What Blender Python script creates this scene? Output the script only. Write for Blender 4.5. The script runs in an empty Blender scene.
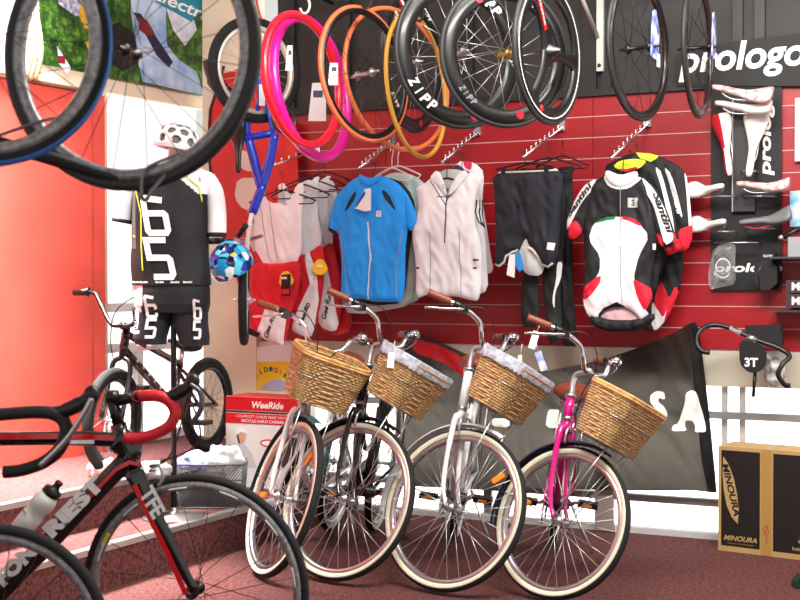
import bpy, math, random
from mathutils import Vector, Matrix, noise
from mathutils.geometry import delaunay_2d_cdt
random.seed(7)
PI = math.pi
R = math.radians
sc = bpy.context.scene
C = sc.collection

# ------------------------------------------------------------------ camera
F = 1250.0; H = 1.32; PITCH = math.atan(17 / F)
cd = bpy.data.cameras.new('camera'); cam = bpy.data.objects.new('camera', cd); C.objects.link(cam)
cam.location = (0, 0, H); cam.rotation_euler = (PI/2 - PITCH, 0, 0)
cd.sensor_width = 36; cd.lens = 36 * F / 800; cd.clip_end = 200
cd.dof.use_dof = True; cd.dof.focus_distance = 5.8; cd.dof.aperture_fstop = 5.0
sc.camera = cam
# ------------------------------------------------------------------ world, lamps, exposure
w = bpy.data.worlds.new('world'); sc.world = w; w.use_nodes = True
bg = w.node_tree.nodes['Background']; bg.inputs[0].default_value = (1.0, 0.985, 0.96, 1); bg.inputs[1].default_value = 0.66
def area(name, loc, rot, size, sizey, power, col=(1, 1, 1)):
    l = bpy.data.lights.new(name, 'AREA'); l.shape = 'RECTANGLE'; l.size = size; l.size_y = sizey; l.energy = power; l.color = col
    o = bpy.data.objects.new(name, l); C.objects.link(o); o.location = loc; o.rotation_euler = rot
    return o
area('ceiling_lamp', (0.9, 3.6, 3.3), (R(30), 0, 0), 2.4, 0.5, 150, (1, .97, .93))
area('wall_fill', (1.5, 4.9, 3.4), (R(28), 0, 0), 3.0, 0.3, 30, (1, .97, .93))  # added light that lifts the upper part of the red wall
pl_ = area('platform_fill', (-2.0, 5.9, 3.4), (0, R(-2), 0), 0.6, 1.2, 140, (1, .97, .94)); pl_.data.spread = R(52)  # added light, stands in for the doorway daylight on the platform
sl = bpy.data.lights.new('daylight', 'SUN'); sl.energy = 13; sl.angle = R(12); sl.color = (1, .98, .95)
so = bpy.data.objects.new('daylight', sl); C.objects.link(so); so.rotation_euler = Vector((.2, -.08, 1.0)).to_track_quat('Z', 'Y').to_euler()
sc.view_settings.view_transform = 'Standard'; sc.view_settings.look = 'None'
sc.view_settings.exposure = 0.24; sc.view_settings.gamma = 1.0; sc.view_settings.use_curve_mapping = False

# ------------------------------------------------------------------ pixel / wall maths
def ray(px, py):
    x = (px - 400) / F; y = (300 - py) / F
    return Vector((x, math.cos(PITCH) + y*math.sin(PITCH), -math.sin(PITCH) + y*math.cos(PITCH)))
def at(px, py, Y):
    r = ray(px, py); return Vector((0, 0, H)) + r * (Y / r.y)
TH = math.atan(.453); U = Vector((math.cos(TH), -math.sin(TH), 0)); N = Vector((-math.sin(TH), -math.cos(TH), 0))
O = Vector((0, 7.15, 0))
def wl(px, py, d=0.0):           # pixel -> (s, z) on the plane d in front of the back wall
    r = ray(px, py); p0 = Vector((0, 0, H)); q = O + N*d
    t = (q - p0).dot(N) / r.dot(N); p = p0 + r*t
    return ((p - O).dot(U), p.z)
def wp(s, d, z): return O + U*s + N*d + Vector((0, 0, z))
WROT = -TH
WM = Matrix.Translation(O) @ Matrix.Rotation(-TH, 4, 'Z')   # wall frame: x along wall, -y towards the room
# left wall
LD = Vector((-.511, -.859, 0)).normalized(); LC = Vector((-1.2, 7.69, 0))
LN = Vector((LD.y, -LD.x, 0)) * -1
if LN.x < 0: LN = -LN
def ll(px, py, d=0.0):           # pixel -> (x, z) on the left wall, x negative towards the camera
    r = ray(px, py); p0 = Vector((0, 0, H)); q = LC + LN*d
    t = (q - p0).dot(LN) / r.dot(LN); p = p0 + r*t
    return (-(p - LC).dot(LD), p.z)

# ------------------------------------------------------------------ materials
def lin(c): return tuple(((v/255) / 12.92 if v/255 <= .04045 else ((v/255 + .055)/1.055)**2.4) for v in c)
MC = {}
def M(name, col, rough=.5, metal=0, var=0, vscale=30, bump=0, bscale=200, trans=0, coat=0, alpha=1, col2=None, sheen=0):
    if name in MC: return MC[name]
    m = bpy.data.materials.new(name); m.use_nodes = True; nt = m.node_tree; b = nt.nodes['Principled BSDF']
    c = lin(col); b.inputs['Base Color'].default_value = (*c, 1)
    b.inputs['Roughness'].default_value = rough; b.inputs['Metallic'].default_value = metal
    if coat: b.inputs['Coat Weight'].default_value = coat; b.inputs['Coat Roughness'].default_value = .08
    if alpha < 1: b.inputs['Alpha'].default_value = alpha
    tc = nt.nodes.new('ShaderNodeTexCoord')
    if var or col2:
        n = nt.nodes.new('ShaderNodeTexNoise'); n.inputs['Scale'].default_value = vscale; n.inputs['Detail'].default_value = 4
        nt.links.new(tc.outputs['Object'], n.inputs['Vector'])
        cr = nt.nodes.new('ShaderNodeValToRGB'); nt.links.new(n.outputs['Fac'], cr.inputs[0])
        a = tuple(min(1, max(0, v*(1-var))) for v in c); d = lin(col2) if col2 else tuple(min(1, v*(1+var)) for v in c)
        if col2: a = c
        cr.color_ramp.elements[0].position = .35; cr.color_ramp.elements[1].position = .65
        cr.color_ramp.elements[0].color = (*a, 1); cr.color_ramp.elements[1].color = (*d, 1)
        nt.links.new(cr.outputs[0], b.inputs['Base Color'])
    if bump:
        n = nt.nodes.new('ShaderNodeTexNoise'); n.inputs['Scale'].default_value = bscale; n.inputs['Detail'].default_value = 3
        nt.links.new(tc.outputs['Object'], n.inputs['Vector'])
        bp = nt.nodes.new('ShaderNodeBump'); bp.inputs['Strength'].default_value = bump; bp.inputs['Distance'].default_value = .01
        nt.links.new(n.outputs['Fac'], bp.inputs['Height']); nt.links.new(bp.outputs[0], b.inputs['Normal'])
    if trans:
        t = nt.nodes.new('ShaderNodeBsdfTranslucent'); t.inputs[0].default_value = (*c, 1)
        mx = nt.nodes.new('ShaderNodeMixShader'); mx.inputs[0].default_value = trans
        out = nt.nodes['Material Output']
        nt.links.new(b.outputs[0], mx.inputs[1]); nt.links.new(t.outputs[0], mx.inputs[2]); nt.links.new(mx.outputs[0], out.inputs[0])
    MC[name] = m; return m
white = M('white paint', (235, 234, 232), .4)
whitecloth = M('white cloth', (232, 231, 233), .85, var=.04, vscale=9)
black = M('black plastic', (11, 11, 12), .36)
blackmat = M('black matt', (14, 14, 15), .65)
rubber = M('black rubber', (19, 19, 20), .85, bump=.2, bscale=400)
chrome = M('chrome', (225, 225, 228), .14, 1)
alu = M('brushed aluminium', (200, 200, 204), .32, 1)
steel = M('dark steel', (95, 95, 100), .35, 1)
spokem = M('steel spoke', (190, 190, 190), .3, .8)
spokeb = M('black spoke', (28, 28, 30), .35, .3)
carbon = M('carbon black', (19, 19, 20), .38, coat=.2)
brown = M('brown leather', (128, 62, 40), .5, var=.1)
blackcloth = M('black lycra', (13, 13, 17), .7, var=.12, vscale=12)
navycloth = M('dark navy lycra', (22, 25, 36), .72, var=.06, vscale=10)
redcloth = M('red lycra', (206, 12, 34), .7, var=.07, vscale=10)
bluecloth = M('azure jersey cloth', (24, 152, 244), .75, var=.05, vscale=9)
orangeref = M('amber reflector', (240, 140, 20), .2, coat=.6)
tagw = M('white card', (238, 238, 236), .6)
cream = M('cream tyre wall', (222, 219, 196), .6)
redp = M('red paint', (200, 20, 28), .3, coat=.4)

# ------------------------------------------------------------------ mesh builder
class MB:
    def __init__(s): s.v = []; s.f = []; s.m = []; s.sm = []; s.mats = []
    def mi(s, m):
        if m not in s.mats: s.mats.append(m)
        return s.mats.index(m)
    def add(s, vs, fs, m, smooth=False, X=None):
        b = len(s.v)
        for v in vs:
            v = Vector(v); s.v.append(X @ v if X else v)
        k = s.mi(m)
        for f in fs: s.f.append(tuple(b + i for i in f)); s.m.append(k); s.sm.append(smooth)
        return s
    def box(s, c, d, m, X=None, bev=0):
        x, y, z = (abs(q)/2 for q in d); cx, cy, cz = c
        if bev:
            b = bev; pts = [(-x+b, -z), (x-b, -z), (x, -z+b), (x, z-b), (x-b, z), (-x+b, z), (-x, z-b), (-x, -z+b)]
            vs = [(cx+p[0], cy-y, cz+p[1]) for p in pts] + [(cx+p[0], cy+y, cz+p[1]) for p in pts]
            fs = [tuple(range(8)), tuple(range(15, 7, -1))] + [(i, i+8, (i+1) % 8+8, (i+1) % 8) for i in range(8)]
            return s.add(vs, fs, m, False, X)
        vs = [(cx+a*x, cy+b*y, cz+c_*z) for a in (-1, 1) for b in (-1, 1) for c_ in (-1, 1)]
        return s.add(vs, [(0, 1, 3, 2), (4, 6, 7, 5), (0, 4, 5, 1), (2, 3, 7, 6), (0, 2, 6, 4), (1, 5, 7, 3)], m, False, X)
    def tube(s, pts, r, m, n=10, closed=False, X=None, cap=True, flat=1.0, up=None):
        pts = [Vector(p) for p in pts]; L = len(pts)
        rs = r if isinstance(r, (list, tuple)) else [r]*L
        vs = []; fs = []; ref = None
        for i, p in enumerate(pts):
            a = pts[(i-1) % L] if (closed or i > 0) else p; b = pts[(i+1) % L] if (closed or i < L-1) else p
            t = (b-a).normalized() if (b-a).length > 1e-9 else Vector((0, 0, 1))
            if ref is None:
                ref = Vector(up) if up else (Vector((0, 0, 1)) if abs(t.z) < .9 else Vector((1, 0, 0)))
            nrm = (ref - t*ref.dot(t))
            if nrm.length < 1e-6: nrm = t.orthogonal()
            nrm.normalize(); bi = t.cross(nrm); ref = nrm if not up else Vector(up)
            for k in range(n):
                a_ = 2*PI*k/n; vs.append(p + nrm*math.cos(a_)*rs[i] + bi*math.sin(a_)*rs[i]*flat)
        for i in range(L if closed else L-1):
            j = (i+1) % L
            for k in range(n): fs.append((i*n+k, i*n+(k+1) % n, j*n+(k+1) % n, j*n+k))
        if cap and not closed: fs += [tuple(range(n-1, -1, -1)), tuple(range((L-1)*n, L*n))]
        return s.add(vs, fs, m, True, X)
    def torus(s, R_, r, m, n=72, k=12, a0=0, a1=2*PI, X=None, rz=None, prof=None):   # ring in the XZ plane, axis = Y
        closed = abs(a1-a0-2*PI) < 1e-6; L = n if closed else n+1
        pr = prof or [(r*math.cos(2*PI*j/k), (rz or r)*math.sin(2*PI*j/k)) for j in range(k)]
        k = len(pr); vs = []; fs = []
        for i in range(L):
            a = a0 + (a1-a0)*i/n
            for (dr, dy) in pr: q = R_+dr; vs.append((q*math.cos(a), dy, q*math.sin(a)))
        for i in range(n):
            j = (i+1) % L
            for t in range(k): fs.append((i*k+t, j*k+t, j*k+(t+1) % k, i*k+(t+1) % k))
        if not closed: fs += [tuple(range(k)), tuple(range((L-1)*k+k-1, (L-1)*k-1, -1))]
        return s.add(vs, fs, m, True, X)
    def lathe(s, prof, m, n=32, X=None, smooth=True):      # (r, z) around Z
        vs = []; fs = []; L = len(prof)
        for (r, z) in prof:
            for k in range(n): a = 2*PI*k/n; vs.append((r*math.cos(a), r*math.sin(a), z))
        for i in range(L-1):
            for k in range(n): fs.append((i*n+k, i*n+(k+1) % n, (i+1)*n+(k+1) % n, (i+1)*n+k))
        fs += [tuple(range(n-1, -1, -1)), tuple(range((L-1)*n, L*n))]
        return s.add(vs, fs, m, smooth, X)
    def ell(s, c, d, m, n=24, k=14, X=None):
        vs = []; fs = []
        for i in range(k+1):
            t = PI*i/k
            for j in range(n): a = 2*PI*j/n; vs.append((c[0]+d[0]*math.sin(t)*math.cos(a), c[1]+d[1]*math.sin(t)*math.sin(a), c[2]+d[2]*math.cos(t)))
        for i in range(k):
            for j in range(n): fs.append((i*n+j, (i+1)*n+j, (i+1)*n+(j+1) % n, i*n+(j+1) % n))
        return s.add(vs, fs, m, True, X)
    def prism(s, poly, y0, y1, m, X=None):                 # polygon (x, z) extruded along y
        n = len(poly); vs = [(p[0], y0, p[1]) for p in poly] + [(p[0], y1, p[1]) for p in poly]
        r = delaunay_2d_cdt([Vector(p) for p in poly], [], [list(range(n))], 1, 1e-7)
        if len(r[0]) == n:
            om = [o[0] if o else i for i, o in enumerate(r[3])]
            tr = [tuple(om[i] for i in f) for f in r[2]]
        else: tr = [tuple(range(n))]
        fs = tr + [tuple(i+n for i in reversed(f)) for f in tr] + [(i, i+n, (i+1) % n+n, (i+1) % n) for i in range(n)]
        return s.add(vs, fs, m, False, X)
    def build(s, name, parent=None, X=None):
        me = bpy.data.meshes.new(name); me.from_pydata([tuple(v) for v in s.v], [], s.f)
        for m in s.mats: me.materials.append(m)
        for p, a, b in zip(me.polygons, s.m, s.sm): p.material_index = a; p.use_smooth = b
        me.update(); o = bpy.data.objects.new(name, me); C.objects.link(o)
        if parent: o.parent = parent
        if X: o.matrix_local = X
        return o
def tag(o, label=None, cat=None, group=None, kind=None):
    if label: o['label'] = label
    if cat: o['category'] = cat
    if group: o['group'] = group
    if kind: o['kind'] = kind
    return o
def empty(name, X, label, cat, group=None):
    o = bpy.data.objects.new(name, None); C.objects.link(o); o.empty_display_size = .05
    o.matrix_world = X if isinstance(X, Matrix) else Matrix.Translation(X)
    return tag(o, label, cat, group)
def struct(name, mb, label=None):
    o = mb.build(name); o['kind'] = 'structure'
    return o
def inst(o, name, parent, X=None):
    c = o.copy(); c.name = name; C.objects.link(c); c.parent = parent
    c.matrix_local = X if X is not None else o.matrix_local.copy()
    return c
def copy_tree(o, parent=None):
    c = o.copy(); C.objects.link(c)
    if parent: c.parent = parent; c.matrix_parent_inverse = o.matrix_parent_inverse.copy()
    for ch in list(o.children): copy_tree(ch, c)
    return c

def bez(pts, n=6):      # smooth Catmull-Rom through points
    P = [Vector(p) for p in pts]; out = []
    for i in range(len(P)-1):
        a = P[max(0, i-1)]; b = P[i]; c = P[i+1]; d = P[min(len(P)-1, i+2)]
        for k in range(n):
            t = k/n; out.append(.5*((2*b)+(c-a)*t+(2*a-5*b+4*c-d)*t*t+(3*b-a-3*c+d)*t**3))
    out.append(P[-1]); return out

# ------------------------------------------------------------------ text
def textmesh(s, size, shear=0, bold=0, spacing=1.0):
    """returns (verts 2D, faces), centred"""
    cu = bpy.data.curves.new('t', 'FONT'); cu.body = s; cu.size = 1; cu.shear = shear; cu.offset = bold; cu.space_character = spacing; cu.resolution_u = 4
    ob = bpy.data.objects.new('t', cu); C.objects.link(ob)
    dg = bpy.context.evaluated_depsgraph_get(); me = ob.evaluated_get(dg).to_mesh()
    vs = [Vector((v.co.x, v.co.y)) for v in me.vertices]; fs = [tuple(p.vertices) for p in me.polygons]
    ob.evaluated_get(dg).to_mesh_clear(); bpy.data.objects.remove(ob); bpy.data.curves.remove(cu)
    x0 = min(v.x for v in vs); x1 = max(v.x for v in vs); y0 = min(v.y for v in vs); y1 = max(v.y for v in vs)
    h = y1 - y0
    return [((v.x-(x0+x1)/2), (v.y-(y0+y1)/2)) for v in vs], fs, x1-x0, h
TC = {}
def text(mb, s, cx, cz, h, m, width=None, rot=0, y=-.002, shear=0, bold=0, X=None, yfun=None, spacing=1.0):
    """text in an XZ plane facing -y; h height, width total width; yfun(x,z) drapes it"""
    k = (s, shear, bold, spacing)
    if k not in TC: TC[k] = textmesh(s, 1, shear, bold, spacing)
    vs, fs, W_, H_ = TC[k]
    sy = h/H_; sx = (width/W_) if width else sy
    c, s_ = math.cos(rot), math.sin(rot); out = []
    for (a, b) in vs:
        a *= sx; b *= sy; x = cx + a*c - b*s_; z = cz + a*s_ + b*c
        out.append((x, (yfun(x, z) + y) if yfun else y, z))
    mb.add(out, fs, m, False, X)
def ribbon(mb, pts, wd, m, y=-.002, yfun=None, X=None):
    """flat stroke in XZ plane"""
    P = [Vector(p) for p in pts]; L = []
    for i, p in enumerate(P):
        a = P[max(0, i-1)]; b = P[min(len(P)-1, i+1)]
        d1 = (p-a).normalized() if i > 0 else (b-p).normalized(); d2 = (b-p).normalized() if i < len(P)-1 else d1
        t = (d1+d2)
        t = t.normalized() if t.length > 1e-6 else d1
        n = Vector((-t.y, t.x)); k = max(.5, n.dot(Vector((-d1.y, d1.x))))
        L.append((p + n*wd/2/k, p - n*wd/2/k))
    f = lambda q: (q.x, (yfun(q.x, q.y) if yfun else 0) + y, q.y)
    vs = []
    for a, b in L: vs += [f(a), f(b)]
    mb.add(vs, [(2*i, 2*i+2, 2*i+3, 2*i+1) for i in range(len(P)-1)], m, False, X)

# ================================================================== SETTING
# carpet
def carpet(name, c1, c2):
    m = bpy.data.materials.new(name); m.use_nodes = True; nt = m.node_tree; b = nt.nodes['Principled BSDF']
    tc = nt.nodes.new('ShaderNodeTexCoord'); n = nt.nodes.new('ShaderNodeTexNoise'); n.inputs['Scale'].default_value = 55; n.inputs['Detail'].default_value = 8; n.inputs['Roughness'].default_value = .8
    cr = nt.nodes.new('ShaderNodeValToRGB'); cr.color_ramp.elements[0].position = .42; cr.color_ramp.elements[1].position = .60
    cr.color_ramp.elements[0].color = (*lin(c1), 1); cr.color_ramp.elements[1].color = (*lin(c2), 1)
    nt.links.new(tc.outputs['Object'], n.inputs['Vector']); nt.links.new(n.outputs[0], cr.inputs[0]); nt.links.new(cr.outputs[0], b.inputs['Base Color'])
    bp = nt.nodes.new('ShaderNodeBump'); bp.inputs['Strength'].default_value = .9; bp.inputs['Distance'].default_value = .02
    nt.links.new(n.outputs[0], bp.inputs['Height']); nt.links.new(bp.outputs[0], b.inputs['Normal']); b.inputs['Roughness'].default_value = .95
    return m
carp = carpet('dark red carpet', (74, 30, 30), (138, 80, 76))
mb = MB(); mb.add([(-4, -1, 0), (5, -1, 0), (5, 7.15-.453*5, 0), (-4, 7.15+.453*4, 0)], [(0, 1, 2, 3)], carp); struct('floor', mb)
# platforms
H1 = .19; H2 = .38
D = Vector((.474, .88, 0)).normalized()
def plat(p, h, base, name, endY=None):
    a = Vector(p) - D*3; b = Vector(p)
    t = (7.15 - .453*b.x - b.y) / (D.y + .453*D.x); e = b + D*t
    far = wp(-3.0, 0, 0); far = Vector((-3.4, 7.15+.453*3.4, 0)); nr = Vector((a.x-2.5, a.y, 0))
    P = [a, e, far, nr]
    if endY:
        e = b + D*((endY-b.y)/D.y); P = [a, e, Vector((-.93, 7.15+.453*.93, 0)), far, nr]
    mb = MB(); L_ = len(P)
    mb.add([Vector((q.x, q.y, base)) for q in P] + [Vector((q.x, q.y, h)) for q in P], [tuple(range(L_, 2*L_))] + [(i, (i+1) % L_, (i+1) % L_+L_, i+L_) for i in range(L_)], carp)
    struct(name, mb)
    # metal nosing
    n = MB(); pr = Vector((D.y, -D.x, 0)); m = M('metal step edge', (210, 205, 200), .35, .9)
    q = []
    for c in (a, e):
        for (o_, z) in ((-.045, h+.004), (.006, h+.004), (.006, h-.022), (-.045, h+.0005)): q.append(c + pr*o_ + Vector((0, 0, z)))
    n.add(q, [(0, 1, 5, 4), (1, 2, 6, 5), (3, 0, 4, 7), (2, 3, 7, 6), (0, 3, 2, 1), (4, 5, 6, 7)], m); return n
n1 = plat((-.769, 6.28, 0), H1, .0, 'floor_lower_platform'); n2 = plat((-1.382, 5.82, 0), H2, H1, 'floor_upper_platform', 6.45)
struct('trim_1', n1); struct('trim_2', n2)

# back wall: red slat panel
def slatmat():
    m = bpy.data.materials.new('red slat board'); m.use_nodes = True; nt = m.node_tree; b = nt.nodes['Principled BSDF']
    tc = nt.nodes.new('ShaderNodeTexCoord'); n = nt.nodes.new('ShaderNodeTexNoise'); n.inputs['Scale'].default_value = 2.2; n.inputs['Detail'].default_value = 5
    cr = nt.nodes.new('ShaderNodeValToRGB'); cr.color_ramp.elements[0].color = (*lin((130, 5, 16)), 1); cr.color_ramp.elements[1].color = (*lin((174, 12, 28)), 1)
    nt.links.new(tc.outputs['Object'], n.inputs['Vector']); nt.links.new(n.outputs[0], cr.inputs[0]); nt.links.new(cr.outputs[0], b.inputs['Base Color'])
    b.inputs['Roughness'].default_value = .42; return m
slat = slatmat(); groove = M('slat groove metal', (214, 170, 166), .4)
ZT = 2.32; ZB = .975; SL = -1.12; SR = 3.6; PIT = .112
wb = MB(); z = ZT
wb.box(((SL+SR)/2, .030, (ZT+ZB)/2), (SR-SL, .03, ZT-ZB), groove)
seams = [SL, wl(400, 200)[0]-.45, wl(593, 130)[0], wl(593, 130)[0]+2.44]
seams = [SL, wl(593, 130)[0]-1.22, wl(593, 130)[0], wl(593, 130)[0]+1.22, SR]
while z > ZB + .01:
    h = min(PIT, z - ZB)
    if z < ZT: wb.box(((SL+SR)/2, .0, z), (SR-SL, .006, .0042), groove)
    for a, b in zip(seams[:-1], seams[1:]):
        wb.box(((a+b)/2, .0075, z - h/2), (b-a-.003, .017, h-.006), slat)
    z -= PIT
o = struct('wall_back', wb); o.matrix_world = WM
# dark upper wall with posts
dk = M('charcoal wall board', (34, 32, 32), .6, var=.12, vscale=3); dk2 = M('black post', (15, 15, 16), .5)
ub = MB(); UL = wl(277, 60)[0]
ub.box(((UL+SR)/2, .04, 2.9), (SR-UL, .06, 2*(2.9-ZT)), dk)
o = struct('wall_back_upper', ub); o.matrix_world = WM
ub = MB()
for px in (292, 345, 470, 590, 607, 738, 760):
    s = wl(px, 50)[0]; ub.box((s, -.005, 2.9), (.05 if px not in (590, 345) else .08, .03, 1.14), dk2)
ub.box(((UL+SR)/2, -.006, ZT+.012), (SR-UL, .036, .035), dk2)
o = struct('trim_3', ub); o.matrix_world = WM
# sill band below
sm = M('grey beige sill board', (196, 188, 170), .6, var=.05, vscale=4)
sb = MB(); sb.box(((SL+SR)/2, .02, (.79+ZB-.002)/2), (SR-SL, .05, ZB-.79-.002), sm)
o = struct('wall_back_lower', sb); o.matrix_world = WM
# ceiling over the shop
ceil = MB(); ceil.add([(-5, -1, 3.5), (5, -1, 3.5), (5, 7.15-.453*5, 3.5), (-5, 7.15+.453*5, 3.5)], [(0, 1, 2, 3)], M('white ceiling', (225, 222, 216), .8)); struct('ceiling', ceil)
# window under the sill: frame, glass
gl = bpy.data.materials.new('window glass'); gl.use_nodes = True; nt = gl.node_tree; nt.nodes.remove(nt.nodes['Principled BSDF'])
g1 = nt.nodes.new('ShaderNodeBsdfTransparent'); g2 = nt.nodes.new('ShaderNodeBsdfGlossy'); g2.inputs['Roughness'].default_value = .02; mx = nt.nodes.new('ShaderNodeMixShader'); mx.inputs[0].default_value = .06
nt.links.new(g1.outputs[0], mx.inputs[1]); nt.links.new(g2.outputs[0], mx.inputs[2]); nt.links.new(mx.outputs[0], nt.nodes['Material Output'].inputs[0])
fm = M('grey window frame', (150, 150, 148), .4, .3); fw = M('white window bar', (205, 205, 205), .5)
win = MB(); win.box(((SL+SR)/2, .03, .395), (SR-SL, .006, .79), gl); wo = struct('window_1', win); wo.matrix_world = WM
f = MB(); f.box(((SL+SR)/2, .02, .64), (SR-SL, .05, .035), fm); f.box(((SL+SR)/2, .02, .186), (SR-SL, .05, .035), fm)
f.box(((SL+SR)/2, .02, .015), (SR-SL, .06, .03), fw)
f.build('window_frame', wo)
for px, wd, mm in ((485, .05, fm), (723, .03, fw), (741, .03, fw), (340, .05, fm)):
    f = MB(); s = wl(px, 440)[0]; f.box((s, .055, .395), (wd, .03, .79), mm); f.build('window_bar', wo)
pp = MB(); s = wl(606, 490)[0]; pp.box((s, -.025, .16), (.10, .035, .31), M('grey pillar', (158, 142, 136), .6)); o = struct('trim_4', pp); o.matrix_world = WM
# outside: pavement and parked car silhouettes, blown out by daylight
pv = M('pale pavement', (235, 235, 235), .8)
g = MB(); g.add([wp(-9, -.1, -.02), wp(9, -.1, -.02), wp(12, -16, -.02), wp(-12, -16, -.02)], [(0, 1, 2, 3)], pv); struct('ground_outside', g)
fa = MB(); fa.add([(-9, 16, -.02), (-2.2, 13.5, -.02), (-2.2, 13.5, 6), (-9, 16, 6)], [(0, 1, 2, 3)], pv); struct('wall_outside_backdrop', fa)  # pale wall added to keep the view through the doorway white
cm = M('pale silver car paint', (205, 208, 212), .4, .1); tyr = M('car tyre', (120, 120, 122), .8)
def car(px, d, lab):
    X = WM @ Matrix.Translation((px, d, 0)); e = empty('parked_car', X, lab, 'car')
    b = MB(); prof = [(-2, .3), (2, .3), (2.05, .7), (1.2, .85), (.6, 1.35), (-.9, 1.38), (-1.6, .9), (-2.05, .8)]
    b.prism(prof, -.8, .8, cm); b.build('body', e)
    for x in (-1.25, 1.25):
        t = MB()
        t.lathe([(.02, -.1), (.3, -.1), (.3, .1), (.02, .1)], tyr, 28, Matrix.Translation((x, -.8, .3)) @ Matrix.Rotation(PI/2, 4, 'X')); t.build('wheel', e)
car(4.6, 6, 'pale silver car parked outside beyond the window behind the cardboard box')

# left wall: red panel with seam, door opening, cream top
lwX = Matrix.Translation(LC) @ Matrix(((-LD.x, -LN.x, 0, 0), (-LD.y, -LN.y, 0, 0), (0, 0, 1, 0), (0, 0, 0, 1)))   # x towards the corner, -y into the room
tD = ll(105, 200)[0]; tS = ll(92, 200)[0]; TW = -4.2
zR = ll(50, 86)[1]; zO = ll(105, 91)[1]
redpan = M('red panel with glare in colour', (238, 96, 82), .38, var=.10, vscale=2.5); creamw = M('cream wall', (238, 222, 196), .7, var=.04, vscale=4, bump=.1, bscale=20)  # glare on the red panel is put into its lighter salmon colour
lw = MB()
lw.box(((tS+TW)/2+.006, .02, (H2+zR)/2), (TW-tS-.012, .04, zR-H2), redpan)
lw.box(((tD+tS)/2, .02, (H2+zR)/2), (tS-tD, .04, zR-H2), redpan)
lw.box((TW/2-.0, .035, (zO+3.6)/2), (TW, .03, 3.6-zO), creamw)
lw.box(((tS+TW)/2, .015, (zR+3.6)/2+.01), (TW-tS+0.0, .03, 3.6-zR-.02), creamw)
lw.box((tS, .04, (H2+zR)/2), (.03, .01, zR-H2), M('dark joint', (40, 20, 20), .8))
o = struct('wall_left', lw); o.matrix_world = lwX
tr = MB(); tr.box(((tS+TW)/2, -.005, zR+.004), (TW-tS, .03, .012), M('brown edge strip', (120, 70, 50), .6)); o = struct('trim_5', tr); o.matrix_world = lwX
# doorway seen through: white door frame and glass
dw = MB(); dm = M('white door frame', (232, 234, 236), .5)
dw.box((tD+.02, .05, (H2+zO)/2), (.04, .06, zO-H2), creamw)
for zz in (1.18, .95, H2+.04): dw.box((tD/2, .06, zz), (abs(tD)-.1, .04, .05), dm)
dw.box((tD*.62, .06, 1.0), (.05, .04, 1.2), dm)
o = struct('door_1', dw); o.matrix_world = lwX
dg = MB(); dg.box((tD/2, .075, (H2+zO)/2), (tD, .006, zO-H2), gl); dg.build('door_glass', o)
# corner pillar
pl = MB(); s0 = wl(209, 200)[0]; s1 = wl(262, 200)[0]
pl.box(((s0+s1)/2, -.02, (3.6+H1)/2), (s1-s0, .10, 3.6-H1), creamw); o = struct('wall_corner_pillar', pl); o.matrix_world = WM
# lower infill wall left of the sill, white board
ib = MB(); sA = wl(239, 400)[0]; sB = wl(300, 400)[0]
ib.box(((sA+sB)/2, -.03, (H1+ZB)/2), (sB-sA, .02, ZB-H1-.01), M('white infill board', (226, 222, 216), .6)); o = struct('wall_infill_panel', ib); o.matrix_world = WM

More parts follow.
